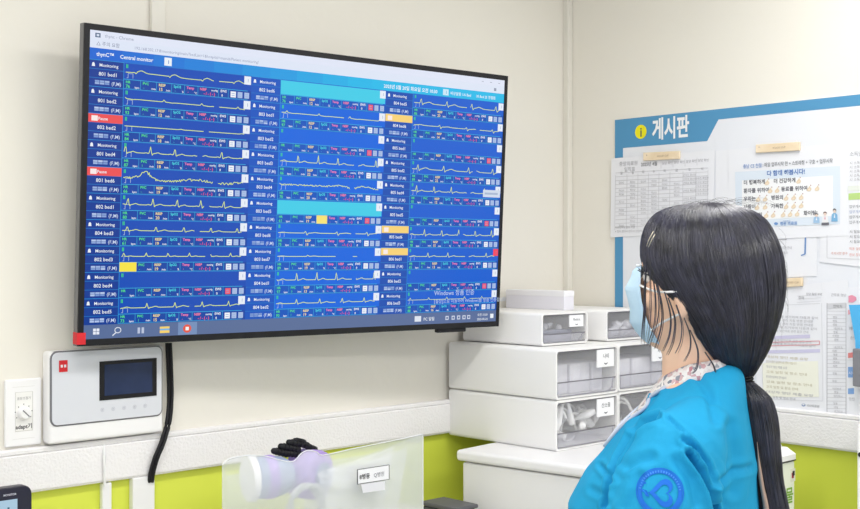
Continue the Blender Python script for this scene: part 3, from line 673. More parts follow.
# small fittings
M_fit = mat('grey_fitting', (120, 122, 134), .4, .5)
tr = empty('fitting_tray', (-.50, -.318, TZ + .006), label='smoky grey tray inside the small drawer box by the television', cat='tray')
MB().box(.004, .145, 0, .12, 0, .036).build('tray_body', mat('smoky_grey_tray', (128, 130, 146), .3, .5), tr, bevel=.003)
ft = None
for k, (x, z, a) in enumerate(((.035, .045, .4), (.06, .050, 1.2), (.08, .048, .1), (.105, .045, .8), (.05, .043, 2))):
    if ft is None: ft = MB().lathe([(.004, 0), (.009, .002), (.009, .012), (.005, .015), (.004, .026)], 12).build('fitting', mat('white_grey_fitting', (214, 214, 220), .35, .5), smooth=True); o = ft
    else: o = ft.copy(); col.objects.link(o)
    o.location = (-.50 + x, -.30 + .012 * (k % 3), TZ + z); o.rotation_euler = (a, 1.2, a * 2)
    tag(o, 'small pale fitting on the smoky tray in the top drawer box', 'fitting', 'pale fittings on the smoky tray')
for k, (x, z, a) in enumerate(((.03, .02, .2), (.06, .025, 1), (.09, .022, .5), (.12, .026, 1.4), (.15, .02, 0), (.07, .04, .8), (.11, .042, .3))):
    o = ft.copy(); col.objects.link(o); o.location = (-.226 + .01 + x, -.315 + .01 * (k % 2), TZ + z); o.rotation_euler = (a, 1.3, a); o.scale = (1.6, 1.6, 1.6)
    tag(o, 'loose pale piece in the small drawer box beside the mask', 'fitting', 'loose pieces beside the mask')

# ------------------------------------------------------------------ waste container, right of the nurse
wx1 = ony(797.5, 460, -.95).x; wz = ony(797, 452, -.95).z
wb = empty('waste_container', (wx1 - .28, -.95, 0), label='white medical waste container with green lettering behind the ponytail', cat='waste container')
ww, wd = .28, .22
MB().box(.004, ww - .004, .004, wd - .004, 0, wz - .02).build('body', mat('pale_green_white_plastic', (236, 240, 222), .5, .3), wb, bevel=.008, seg=3)
m = MB(); m.loft([[(x, y, wz - .018) for x, y in rr(0, ww, 0, wd, .012)], [(x, y, wz - .004) for x, y in rr(0, ww, 0, wd, .012)], [(x, y, wz + .012) for x, y in rr(.015, ww - .015, .015, wd - .015, .012)]]); m.build('lid', M_white, wb, smooth=True)
MB().box(.006, ww - .006, .001, .006, wz - .0215, wz - .0185).build('lid_gap', M_black, wb)
m = MB(); m.colr = lin((130, 176, 72)); m.text('의료폐기물', Vector((ww - .016, .0034, wz - .125)), UX, UZ, .044, 'R', .02)
m.colr = lin((225, 225, 206)); m.box(ww - .030, ww - .006, .003, .004, wz - .075, wz - .042); m.colr = lin((150, 60, 70)); m.box(ww - .024, ww - .014, .0024, .003, wz - .066, wz - .052); m.colr = lin((50, 50, 50)); m.box(ww - .020, ww - .010, .0022, .003, wz - .060, wz - .048)
m.build('printed_lettering', M_ink, wb, colors=True)
m = MB(); m.tube(smooth_path([(ww - .065, .03, wz + .05), (ww - .055, .02, wz + .03), (ww - .045, .02, wz + .012)]), .0016, 6); m.build('tie_string', M_duct2, wb, smooth=True)

# ------------------------------------------------------------------ notice board and papers on the right wall
UY = Vector((0, -1, 0))
def wash(c, k=.30): return tuple((x + (243 - x) * k) * .965 for x in c)
class Sheet(MB):
    def __init__(s, off): super().__init__(); s.off = off
    def P(s, px, py, e=0): return onx(px, py, -(s.off + e * .0004))
    def pp(s, pts, c, e=1): s.colr = lin(wash(c)); s.poly([s.P(x, y, e) for x, y in pts]); return s
    def ln(s, a, b, w, c, e=2):
        dx, dy = b[0] - a[0], b[1] - a[1]; L = math.hypot(dx, dy); nx, ny = -dy / L * w / 2, dx / L * w / 2
        return s.pp([(a[0] - nx, a[1] - ny), (b[0] - nx, b[1] - ny), (b[0] + nx, b[1] + ny), (a[0] + nx, a[1] + ny)][::-1], c, e)
    def tx(s, body, px, py, hpx, c, align='L', bold=0, e=3, wpx=None):
        P = s.P(px, py, e); t = (P - CAM).dot(V); s.colr = lin(wash(c)); size = hpx * t / F / .72
        if wpx:
            w = text_mesh(body, bold)[2] * size
            Q = s.P(px + wpx, py, e); sx = (Q - P).length / max(w, 1e-6)
            return s.text(body, P, UY * sx, UZ, size, align, bold)
        return s.text(body, P, UY, UZ, size, align, bold)
bd = empty('notice_board', (0, -.199, 1.09), label='large white notice board with blue border on the wall', cat='notice board')
b0 = onx(615, 120, -.006)
YL, YR, BZ0, BZ1 = b0.y, -1.75, 1.085, b0.z
o = bd; bd.location = (0, YL, BZ0)
m = MB(); m.box(-.006, -.0005, YR, YL, BZ0, BZ1); shift(m, bd.location); m.build('panel', M_board, bd)
BLUE = (86, 148, 190)
s = Sheet(.0064); s.colr = lin(BLUE)
yr = YR; s.colr = lin(BLUE)
i1, i2, i3, i4 = s.P(623, 148.3), s.P(707.2, 140.8), s.P(718.5, 119.6), s.P(860, 105.5)
zt = BZ1; zthin = (i3.z + i4.z) / 2; ztab = (i1.z + i2.z) / 2; yb = s.P(623, 290).y
def q(y, z): return (-.0064, y, z)
s.quad(q(YL, BZ0), q(yb, BZ0), q(yb, ztab), q(YL, ztab)); s.poly([q(YL, ztab), q(i2.y, ztab), q(i3.y, zthin), q(i3.y, zt), q(YL, zt)]); s.quad(q(i3.y, zthin), q(YR, zthin), q(YR, zt), q(i3.y, zt)); 
shift(s, bd.location); s.build('blue_border', M_ink, bd, colors=True)
s = Sheet(.0068)
s.tx('게시판', 652, 138, 16.5, (250, 252, 254), 'L', .03, 1, wpx=37)
shift(s, bd.location); s.build('title_lettering', M_ink, bd, colors=True)
s = Sheet(.0068); c0 = s.P(640.8, 131.8); r_ = 7 * 3.72 / F
s.colr = lin((236, 226, 40)); s.poly([c0 + UY * (r_ * math.cos(k * PI / 12)) + UZ * (r_ * math.sin(k * PI / 12)) for k in range(24)])
s.tx('i', 640.8, 136.5, 9.5, (50, 66, 30), 'C', .02, 2)
shift(s, bd.location); s.build('information_icon', M_ink, bd, colors=True)

PGROUP = None
def sheet_root(name, pts, off, label, cat):
    P = [onx(x, y, -off) for x, y in pts]; c = P[0]
    r = empty(name, tuple(c), label=label, cat=cat)
    m = MB(); n = 8; g = []
    # thin sheet, slightly curled at its lower edge
    for k in range(n + 1):
        t = k / n; a = P[0].lerp(P[3], t); b = P[1].lerp(P[2], t); g.append([a.lerp(b, j / 6) + Vector((-.0012 * 0, 0, 0)) for j in range(7)])
    m.loft(g, closed=False, caps=False); shift(m, c); m.build('sheet', M_paper, r, smooth=False)
    o = kids(r)[0]; so_ = o.modifiers.new('Solidify', 'SOLIDIFY'); so_.thickness = .0006; so_.offset = 0
    return r
def finish(s, r): shift(s, r.location); s.build('printed_lettering', M_ink, r, colors=True)
GR = (150, 150, 158); LG = (206, 207, 214); DK = (92, 94, 104)
# schedule
O1 = .0085
r = sheet_root('schedule_sheet', [(611.5, 158.5), (715, 150), (713, 231), (610.5, 237.5)], O1, 'white table schedule sheet hanging over the blue left border of the board', 'paper')
s = Sheet(O1 + .0008)
s.tx('중앙의료원', 619, 166, 3.6, GR); s.tx('일직표', 624, 171.5, 3.6, GR); s.tx('2025년 4월', 641, 166.3, 3.4, DK, bold=.01, wpx=16)
for k in range(4): s.tx('담당 확인', 662 + k * 12, 164.5 - k * .9, 2.3, GR); s.ln((661 + k * 12, 160.5 - k), (661 + k * 12, 168.5 - k), .4, LG)
cols_ = [615.5, 627, 638, 648.5, 659, 670, 683, 696, 708]
def ty(x, y): return y - (x - 615) * .055
for x in cols_: s.ln((x, ty(x, 175)), (x - .8, ty(x, 230)), .45, LG)
for k in range(15): y = 173 + k * 3.9; s.ln((615.5, ty(615.5, y)), (708, ty(708, y)), .45 if k % 2 else .6, LG)
for i, d in enumerate('일월화수목금토비'): s.tx(d, (cols_[i] + cols_[i + 1]) / 2 if i < 8 else 0, ty(cols_[i], 174.5), 2.4, GR, 'C')
rn = random.Random(5)
for k in range(13):
    for i in range(8):
        y = 179.8 + k * 3.9
        if rn.random() < .62: s.tx(rn.choice(['김OO', '이OO', '박OO', '정OO', '최OO']) if i < 6 else '근무조 확인란', (cols_[i] + cols_[i + 1]) / 2, ty(cols_[i], y), 1.9, rn.choice([GR, (170, 170, 178)]), 'C')
s.tx('※ 일직 변경시 반드시 담당자에게 사전 연락할 것', 615, 232.5, 2, GR); s.tx('비상연락망 참조 바람', 615, 228.5, 2, GR)
finish(s, r)
# loose sheet behind, between schedule and poster
O0 = .0072
r = sheet_root('plain_sheet', [(716, 151), (757, 147), (757, 232), (715, 236)], O0, 'blank white sheet pinned between the schedule and the clapping poster', 'paper')
# sheet behind the poster, lower
r = sheet_root('notice_sheet', [(735, 215), (817, 212), (817, 276), (735, 280)], O0 + .0005, 'white notice sheet with blue corner bracket showing under the clapping poster', 'paper')
s = Sheet(O0 + .0014); s.ln((805.5, 236), (805, 254), 1.6, (66, 116, 190)); s.ln((805, 254), (801, 255.5), 1.2, (66, 116, 190)); s.ln((770, 240), (787, 239.2), .5, GR); s.tx('공지사항 안내', 775, 249, 2.3, GR); s.tx('필수', 783, 254, 2.3, GR); finish(s, r)
# right partial sheet
r = sheet_root('letter_sheet', [(846, 148), (905, 143), (905, 262), (820, 260)], O0 + .001, 'official letter sheet with green bar at the picture edge of the board', 'paper')
bpy.data.objects.remove(kids(r)[0]); 
P = [onx(x, y, -(O0 + .001)) for x, y in ((822, 148), (905, 141), (905, 272), (820, 262))]
m = MB(); m.quad(*[p - r.location for p in P]); ob = m.build('sheet', M_paper, r); sm = ob.modifiers.new('Solidify', 'SOLIDIFY'); sm.thickness = .0005
s = Sheet(O0 + .0019)
s.tx('소독안내', 849.5, 156, 3.6, GR)
for k in range(5): s.tx('시 소독 시행 안내문', 849.5, 164.5 + k * 4.2, 2.6, GR)
s.pp([(848, 186), (880, 184.5), (880, 190), (848, 191)][::-1], (228, 234, 224)); s.pp([(848.5, 193.5), (880, 191), (880, 198), (848.5, 200)][::-1], (166, 208, 92))
for k in range(4): s.tx('업무개시 전 확인사항', 849, 208 + k * 5.2, 2.6, DK if k != 1 else (120, 140, 190))
for k in range(3): s.tx('시 필요한 경우', 849.5, 233 + k * 5, 2.6, DK)
s.ln((827, 235), (827, 258), .6, LG); s.ln((827, 258), (880, 260), .6, LG); s.tx('주의사항 준수', 831, 254.5, 2.2, (214, 130, 120)); s.tx('적용 일정 확인', 849, 250, 2.4, (224, 130, 120)); s.tx('경보 참조', 849, 256, 2.4, (224, 130, 120)); finish(s, r)
# clapping poster
O2 = .0095
r = sheet_root('clapping_poster', [(728.4, 150.5), (847.5, 143.2), (847.6, 235.6), (729, 241)], O2, 'white poster with pale blue panel and rows of clapping hands above the nurse\'s head', 'poster')
s = Sheet(O2 + .0008)
def sl(x, y): return y - (x - 742) * .055
s.tx('충남 CS 친절', 743, 168.2, 3.3, (60, 110, 190), bold=.01, wpx=18.5); s.tx(': 매일 업무시작 전 + 스트레칭 + 구호 + 업무시작', 762.5, 166.8, 3.5, DK, bold=.01, wpx=70)
for a, b, c, d, cc in (((735, 172), (840, 166), (840, 224), (736, 228), (216, 230, 246)), ((742, 180.5), (833, 175.5), (833, 216), (742, 220.5), (250, 251, 253))): s.pp([a, b, c, d][::-1], cc, 1 if cc[0] < 240 else 2)
s.tx('다 함께 해봅시다!', 785.5, 174.6, 4.2, (44, 92, 176), 'C', .03)
def hand(x, y, sc=1.0):
    s.pp([(x + sc * a, y + sc * b) for a, b in ((-2.4, 1.6), (-1.8, -.2), (-.4, -1.4), (.4, -2.9), (1.1, -2.7), (1.3, -1.3), (2.2, -.6), (2.4, .8), (1.2, 2.2), (-1, 2.6))][::-1], (232, 204, 164), 4)
    s.pp([(x + sc * a, y + sc * b) for a, b in ((-1.6, 1.5), (-.6, .2), (1, -.4), (1.4, .8), (0, 2))][::-1], (246, 222, 186), 5)
    s.pp([(x + sc * a, y + sc * b) for a, b in ((1.1, -3.9), (2, -4.2), (2.3, -3.3), (1.4, -3))][::-1], (150, 74, 70), 4)
rows_ = [('더 행복하게', 743.5, 184.5, [767]), ('더 건강하게', 773.5, 183, [798.5]), ('환자를 위하여', 743.5, 192.8, [770, 777]), ('동료를 위하여', 781, 191, [809, 817]), ('우리는', 743.5, 200.8, [758, 765]), ('병원의', 771, 199.6, [786, 793.5, 801]), ('사랑이', 743.5, 208.8, [757, 765]), ('가득한', 771, 208, [786, 793.5, 801]), ('파이팅', 750, 217, [766, 773]), ('', 770, 216, [783, 790, 797]), ('화이팅!', 803.5, 215, [])]
for b_, x, y, hs in rows_:
    if b_: s.tx(b_, x, y, 3.6, (60, 60, 70), 'L', .03)
    for hx_ in hs: hand(hx_, sl(hx_, y - .6) + (hx_ - x) * .0 + (x - 742) * .055)
# three small staff figures
for k, (x, y, hgt, cc, hair_) in enumerate(((816.5, 223, 9.5, (130, 180, 226), (50, 50, 60)), (825, 222.5, 10.5, (240, 240, 244), (70, 40, 40)), (834.5, 221.5, 12.5, (84, 160, 216), (50, 50, 60)))):
    s.pp([(x - 3.2, y), (x - 2.8, y - hgt * .55), (x - 1, y - hgt * .68), (x + 1, y - hgt * .68), (x + 2.8, y - hgt * .55), (x + 3.2, y)][::-1], cc, 5)
    s.pp([(x - .6, y - hgt * .3), (x, y - hgt * .66), (x + .6, y - hgt * .3)][::-1], (250, 250, 252) if k != 1 else (220, 90, 120), 6)
    s.pp([(x + 1.5 * math.cos(a * PI / 5), y - hgt * .82 + 1.8 * math.sin(a * PI / 5)) for a in range(10)][::-1], (240, 208, 186), 6)
    s.pp([(x - 1.7, y - hgt * .80), (x - 1.6, y - hgt * .98), (x, y - hgt * 1.05), (x + 1.6, y - hgt * .98), (x + 1.7, y - hgt * .80), (x + .8, y - hgt * .92), (x - .8, y - hgt * .92)][::-1], hair_, 7)
s.pp([(821.5, 222.8), (829, 222.4), (829, 225), (821.5, 225.2)][::-1], (60, 60, 70), 6)
s.pp([(776 + 2 * math.cos(a * PI / 6), 223.6 + 1.4 * math.sin(a * PI / 6)) for a in range(12)][::-1], (50, 110, 190), 4); s.tx('병원 의료원', 780, 225, 2.8, (50, 110, 190), bold=.02); s.tx('한국병원', 783, 222, 1.6, (120, 150, 200))
finish(s, r)
# lower document and list
O3 = .0085
r = sheet_root('list_sheet', [(810, 284), (848, 279.5), (848, 421), (812, 417)], O3, 'white sheet with a long narrow table of rows beside the yellow-blocked document', 'paper')
s = Sheet(O3 + .0008); s.tx('근무표 명단', 831, 296, 2.4, GR)
s.pp([(827, 303.5), (846, 302.5), (846, 308), (827, 309)][::-1], (206, 206, 212)); s.tx('연락처', 833, 307.5, 2.6, DK)
for k in range(28): y = 311 + k * 3.75; s.ln((827, y), (846, y + .25), .35, (178, 178, 186)); s.tx(rn.choice(['담당부서', '연락망', '내선번호', '외래', '병동']), 832 + rn.random() * 2, y - .4, 1.9, GR) if rn.random() < .75 else None
s.ln((827, 303), (827, 413), .5, (150, 150, 158)); s.ln((846, 303), (846, 414), .5, (150, 150, 158)); finish(s, r)
O4 = .0095
r = sheet_root('document_sheet', [(755, 289), (822.5, 283.5), (825.5, 415.8), (757, 409)], O4, 'printed document with red box and pale yellow block behind the nurse\'s ponytail', 'paper')
s = Sheet(O4 + .0008)
for k in range(3): s.ln((797, 296 + k * 3.2), (821, 294.5 + k * 3.2), .4, LG)
s.tx('결재', 798, 299, 2.6, GR); s.tx('담당 팀장 부장', 806, 295, 2.1, GR); s.ln((760, 306), (820, 303.5), .5, LG)
for k in range(9): s.tx(rn.choice(['수신 내부결재 보건의료 관련 업무 안내', '제목 환자안전 관리 지침 변경 안내문', '1. 관련 규정에 의거하여 다음과 같이']), 762, 317 + k * 3.5 - (k > 4) * 1, 2.1, GR, wpx=46 + rn.random() * 10) if k not in (5, 6) else None
s.pp([(762, 336.5), (810, 334.5), (810, 338), (762, 339.5)][::-1], (196, 190, 226)); s.pp([(762, 350.5), (820, 349), (820, 352.5), (762, 353.5)][::-1], (196, 192, 230))
for a, b in (((764, 342.5), (819.5, 341)), ((764, 346), (819.5, 344.6)), ((819.5, 341), (819.5, 344.6)), ((764, 342.5), (764, 346))): s.ln(a, b, .7, (212, 110, 120), 4)
s.pp([(762, 363), (818, 361), (819, 397), (763, 397)][::-1], (246, 246, 226))
for k in range(9): s.tx(rn.choice(['문의사항은 담당부서로 연락 바랍니다', '교육 일정 및 장소 안내', '대상자 명단 제출 요망']), 766, 357.5 + k * 5, 2.1, rn.choice([GR, (180, 168, 130)]), wpx=20 + rn.random() * 30)
s.ln((762, 310), (763, 399), .4, LG); s.ln((821.5, 303), (822.8, 401), .4, LG); s.ln((763, 399), (822.8, 401), .4, LG)
s.pp([(803.5 + 2 * math.cos(a * PI / 6), 405 + 1.5 * math.sin(a * PI / 6)) for a in range(12)][::-1], (90, 120, 180), 3); s.pp([(803.5 + 1.2 * math.cos(a * PI / 6), 404.6 + .8 * math.sin(a * PI / 6)) for a in range(12)][::-1], (243, 243, 244), 4); s.tx('OO의료원', 807, 406.5, 2.2, DK); finish(s, r)
O5 = .0075
r = sheet_root('leaflet_sheet', [(836, 288), (905, 284), (905, 425), (838, 420)], O5, 'leaflet with pink, red and blue blocks behind the narrow list sheet', 'paper')
s = Sheet(O5 + .0008)
s.pp([(848.5, 296), (852, 295), (856, 297), (856.5, 300), (853, 302.5), (848.5, 302.5)][::-1], (236, 120, 150)); s.pp([(847.5, 310), (857, 309.3), (857, 314), (847.5, 314.5)][::-1], (240, 150, 160)); s.pp([(847.5, 353), (855, 352), (855, 357.5), (847.5, 358)][::-1], (230, 104, 100)); s.pp([(847.5, 367), (880, 366), (880, 377.5), (847.5, 377.5)][::-1], (92, 146, 220)); s.pp([(847.5, 388.5), (854, 388), (854, 394), (847.5, 394)][::-1], (92, 146, 220)); s.ln((847, 360), (860, 360), .5, LG); s.tx('예방수칙', 849, 330, 3, GR); s.tx('손씻기', 850, 339, 2.6, GR); s.tx('안전', 848.5, 400, 2.6, GR); s.tx('사이트', 848.5, 374.5, 3, (230, 236, 250)); finish(s, r)
# wooden clips
def clip(pts, off, label, txt_):
    P = [onx(x, y, -off) for x, y in pts]; c = P[0]; r = empty('wooden_clip', tuple(c), label=label, cat='clip')
    m = MB(); m.loft([[p + Vector((-.008, 0, 0)) for p in P], P]); shift(m, c); m.build('bar', M_wood, r, bevel=.0015)
    s = Sheet(off + .0084); x0, y0 = pts[3]; x1, y1 = pts[1]; s.tx(txt_, (x0 + x1) / 2, (y0 + y1) / 2 + .8, 1.8, (150, 120, 84), 'C')
    s.pp([(pts[0][0] + 1.6, pts[0][1] + 2), (pts[0][0] + 2.4, pts[0][1] + 2), (pts[0][0] + 2.4, pts[0][1] + 2.8), (pts[0][0] + 1.6, pts[0][1] + 2.8)][::-1], (110, 90, 70))
    shift(s, c); s.build('printed_lettering', M_ink, r, colors=True)
clip([(644.6, 152.8), (680.6, 151), (680.6, 159), (644.6, 160.8)], .0095, 'pale wooden clip holding the table schedule on the board', 'WOOD CLIP')
clip([(757, 144.8), (800.8, 142), (800.8, 150.6), (757, 153)], .0105, 'pale wooden clip holding the clapping hands poster', 'WOOD CLIP')
clip([(781, 278.6), (803.5, 277.4), (803.5, 286), (781, 287.4)], .0105, 'pale wooden clip on top of the printed document below', 'WOOD CLIP')
# wall pocket with folder and white box at the picture's edge
w0_ = onx(855, 352, -.03)
hp = empty('file_pocket', (0, w0_.y, w0_.z - .09), label='grey file pocket on the board edge holding a light blue folder', cat='file holder')
MB().box(-.045, -.0068, -.26, 0, 0, .1).build('pocket', M_grey, hp, bevel=.003)
m = MB(); yb_ = .008; m.loft([[(-.033, -.25, .05), (-.033, -.004, .05), (-.033, -.002, .12), (-.033, .016, .215), (-.033, -.25, .225)], [(-.024, -.25, .05), (-.024, -.004, .05), (-.024, -.002, .12), (-.024, .016, .215), (-.024, -.25, .225)]])
fo_ = m.build('blue_folder', M_bluefold); fo_.location = (0, w0_.y, w0_.z - .09); tag(fo_, 'light blue folder standing in the grey file pocket', 'folder')
e0 = onx(857.2, 424, -.16)
sc_ = empty('steel_cabinet', (0, e0.y, 0), label='narrow white cabinet against the wall at the far end of the board', cat='cabinet')
MB().box(-.16, -.021, -.4, 0, 0, e0.z).build('body', M_white, sc_, bevel=.004)
dd = MB().box(-.170, -.161, -.395, -.005, .06, e0.z - .01).build('door', M_white, sc_, bevel=.002)
MB().lathe([(.006, 0), (.006, .003), (.004, .004)], 14, Matrix.Translation((-.170, -.014, e0.z - .075)) @ Matrix.Rotation(-PI / 2, 4, 'Y')).build('keyhole', M_black, dd)
# ------------------------------------------------------------------ the nurse
PA = TH - math.atan(275 / F); PD = 1.951
ploc = CAM + Vector((math.cos(PA), math.sin(PA), 0)) * PD; ploc.z = 0
pe = empty('person', tuple(ploc), PA - PI / 2, label='person in cyan-blue scrubs and mask, long black ponytail, watching the television', cat='person')
KX, KZ = .001568, .00161
def L(px, py, y=0.0):     # a point of the figure's own frame: x to the side, y away, z up
    k = (PD + y) / PD; return Vector(((px - 705) * KX * k, y, 1.5 - (py - 257) * KZ * k))
def toP(p): k = (PD + p[1]) / PD; return 705 + p[0] / KX / k, 257 + (1.5 - p[2]) / KZ / k
def remesh(mb, voxel, it=6, fac=.5):
    me = bpy.data.meshes.new('t'); me.from_pydata(mb.v, [], mb.f)
    bm = bmesh.new(); bm.from_mesh(me); bmesh.ops.recalc_face_normals(bm, faces=bm.faces); bm.to_mesh(me); bm.free()
    o = bpy.data.objects.new('t', me); col.objects.link(o)
    r = o.modifiers.new('r', 'REMESH'); r.mode = 'VOXEL'; r.voxel_size = voxel
    s = o.modifiers.new('s', 'SMOOTH'); s.iterations = it; s.factor = fac
    dg = bpy.context.evaluated_depsgraph_get(); ev = o.evaluated_get(dg); me2 = bpy.data.meshes.new_from_object(ev)
    bpy.data.objects.remove(o); return me2
def put(me, name, m, parent=pe):
    me.name = name; me.materials.clear(); me.materials.append(m); me.polygons.foreach_set('use_smooth', [True] * len(me.polygons))
    o = bpy.data.objects.new(name, me); col.objects.link(o); o.parent = parent; return o
def ring(xf, xb, hw_, z, n=40, e=2.2, cx=None, tilt=0, yc=0):
    """egg ring: front half reaches xf, back half xb, half width hw_"""
    c = (xf + xb) / 2 if cx is None else cx; out = []
    for k in range(n):
        a = 2 * PI * k / n; ca, sa = math.cos(a), math.sin(a)
        px = abs(ca) ** (2 / e) * (1 if ca > 0 else -1); py = abs(sa) ** (2 / e) * (1 if sa > 0 else -1)
        x = c + (px * (xb - c) if px > 0 else px * (c - xf)); out.append((x, yc + py * hw_, z + tilt * x))
    return out
PSI = math.radians(-12)
HR = Matrix.Rotation(PSI, 4, 'Z')
# --- body: one continuous skin surface
b = MB()
hd = [(214, 684, 732, .028), (219, 667, 747, .050), (232, 653, 762, .068), (248, 646, 768, .075), (262, 645, 770, .0755), (272, 648, 769, .075), (285, 644, 766, .074), (300, 641, 762, .0715),
      (312, 640, 753, .068), (325, 641, 742, .0605), (336, 642, 730, .053), (344, 646, 718, .044), (350, 654, 714, .034)]
rings = []
for py, f, bk_, w_ in hd: rings.append([tuple(HR @ Vector(p)) for p in ring((f - 705) * KX, (bk_ - 705) * KX, w_, 1.5 - (py - 257) * KZ, e=2.15)])
b.loft(rings)
def H(px, py, y=0): return HR @ Vector(((px - 705) * KX, y, 1.5 - (py - 257) * KZ))
b.capsule([(*H(650, 270), .007), (*H(640, 284), .009), (*H(632, 297), .0115)], 12); b.ellipsoid(H(637, 299, .009), (.009, .006, .006)); b.ellipsoid(H(637, 299, -.009), (.009, .006, .006))
b.capsule([(*H(648, 263, -.03), .008), (*H(646, 262, 0), .007), (*H(648, 263, .03), .008)], 10)
b.ellipsoid(H(645, 316), (.010, .022, .007)); b.ellipsoid(H(646, 323), (.010, .020, .007)); b.ellipsoid(H(648, 338), (.014, .02, .014))
for sy in (-1, 1):   # ears
    b.ellipsoid(H(694, 298, sy * .074), (.015, .007, .029), T=None); b.ellipsoid(H(690, 314, sy * .074), (.009, .006, .011)); b.ellipsoid(H(662, 299, sy * .045), (.022, .018, .02))
b.capsule([(*L(700, 325), .050), (*L(694, 355), .051), (*L(697, 385), .056), (*L(700, 400), .062)], 20)
# trunk (under the clothes)
tr_ = [(1.31, -.055, .045, .065), (1.285, -.075, .052, .11), (1.25, -.09, .05, .13), (1.2, -.12, .055, .145), (1.1, -.17, .07, .14), (1.0, -.15, .062, .125), (.92, -.135, .07, .135), (.84, -.135, .09, .155), (.76, -.12, .10, .16), (.70, -.08, .08, .14)]
b.loft([ring(xf, xb, w_, z) for z, xf, xb, w_ in tr_][::-1])
def arm(s, sh, el, wr):
    b.capsule([(sh[0], s * sh[1], sh[2], .040), (el[0], s * el[1], el[2], .038), (wr[0], s * wr[1], wr[2], .026)], 16)
    # palm, four fingers, thumb
    d = (Vector((wr[0], s * wr[1], wr[2])) - Vector((el[0], s * el[1], el[2]))).normalized()
    f = Vector((-1, 0, 0)); f = (f - d * f.dot(d)).normalized(); sd = d.cross(f)   # f: thumb side to the front
    w0 = Vector((wr[0], s * wr[1], wr[2])); nin = sd if (sd.y * s) < 0 else -sd
    for q in (-.024, -.008, .008, .024): b.capsule([(*(w0 + f * q * .7), .016), (*(w0 + d * .045 + f * q), .0135), (*(w0 + d * .085 + f * q * 1.08), .0115)], 10)
    for q, ln_ in ((.030, .068), (.0102, .076), (-.0102, .071), (-.030, .055)):
        p0 = w0 + d * .085 + f * q; p1 = p0 + d * ln_ * .45 + nin * .006; p2 = p1 + (d * .85 + nin * .5).normalized() * ln_ * .32; p3 = p2 + (d * .6 + nin * .8).normalized() * ln_ * .25
        b.capsule([(*p0, .0088), (*p1, .0082), (*p2, .0074), (*p3, .0064)], 10)
    t0 = w0 + d * .03 + f * .022; t1 = t0 + (d * .6 + f * .75 + nin * .25).normalized() * .035; t2 = t1 + (d * .9 + f * .35 + nin * .3).normalized() * .032
    b.capsule([(*t0, .0125), (*t1, .0105), (*t2, .0085)], 10)
SH, EL, WR = (-.035, .158, 1.20), (-.10, .215, .955), (-.23, .205, .745)
arm(-1, SH, EL, WR); arm(1, SH, EL, WR)
for s_ in (-1, 1):
    b.capsule([(-.02, s_ * .085, .78, .085), (-.015, s_ * .085, .45, .056), (.0, s_ * .085, .40, .054), (.02, s_ * .085, .10, .036), (.02, s_ * .085, .06, .034)], 18)
    b.capsule([(.03, s_ * .085, .05, .034), (-.06, s_ * .09, .045, .032), (-.13, s_ * .095, .03, .022)], 14)
body = put(remesh(b, .0045, 4), 'body', M_skin)
# eyes, brows, lips
for sy in (-1, 1):
    e = MB().ellipsoid(H(652.5, 277, sy * .030), (.0115, .0115, .0115)).build('eye', M_eye, pe, smooth='all')
    MB().ellipsoid(H(647.3, 277, sy * .031), (.0032, .0052, .0052)).build('iris', M_iris, e, smooth='all')
    MB().tube([H(655, 275, sy * .050), H(648, 273.5, sy * .042), H(645.5, 272.5, sy * .030), H(647, 274.5, sy * .018)], .0017, 6).tube([H(646.5, 272.5, sy * .035), H(641.5, 268.5, sy * .036)], .0009, 5).tube([H(647, 273, sy * .042), H(642.5, 270, sy * .046)], .0009, 5).build('eyelashes', M_hair, pe)
MB().ellipsoid(H(640.5, 318), (.006, .021, .0045)).ellipsoid(H(641, 322.5), (.006, .018, .0045)).build('mouth', M_lip_skin, pe, smooth='all')

# --- scrub top: trunk and two short sleeves as one cloth surface
b = MB()
tr_ = [(1.318, -.080, .052, .064, .42), (1.312, -.086, .057, .080, .36), (1.294, -.094, .063, .118, .26), (1.268, -.105, .067, .152, .14), (1.23, -.128, .073, .172), (1.19, -.160, .078, .172), (1.15, -.192, .081, .166), (1.10, -.219, .084, .162), (1.05, -.220, .082, .16),
       (.95, -.175, .075, .155), (.88, -.165, .085, .165), (.80, -.162, .10, .178), (.72, -.158, .115, .185)]
b.loft([ring(q[1], q[2], q[3], q[0], 56, 2.25, tilt=q[4] if len(q) > 4 else 0) for q in tr_][::-1])
for s_ in (-1, 1):
    b.capsule([(-.012, s_ * .128, 1.238, .052), (-.034, s_ * .160, 1.212, .066), (-.062, s_ * .188, 1.14, .077), (-.085, s_ * .207, 1.05, .076), (-.094, s_ * .212, .99, .074)], 24, 5)
me = remesh(b, .0033, 9)
folds = [  # picture polylines on the near side: depth, width(px)
    ([(688, 455), (700, 472), (709, 490), (715, 512), (716, 540)], .012, 3.2), ([(684, 440), (696, 450), (706, 464), (713, 484)], .006, 3), ([(668, 419), (684, 433), (697, 452)], .0030, 2),
    ([(659, 418), (643, 425), (628, 440), (616, 462), (607, 488), (603, 512)], .0055, 2.6), ([(598, 470), (606, 478), (610, 486)], .003, 3), ([(627, 470), (640, 463), (652, 460)], .003, 5),
    ([(694, 372), (708, 392), (716, 420)], .003, 5), ([(730, 425), (735, 455), (733, 490)], .003, 6), ([(720, 480), (735, 470), (748, 466)], .003, 4), ([(655, 395), (640, 412), (632, 430)], .003, 4), ([(640, 480), (632, 500), (625, 512)], .0025, 5), ([(676, 462), (690, 480), (696, 505)], .003, 5), ([(590, 495), (602, 500), (606, 508)], .002, 4)]
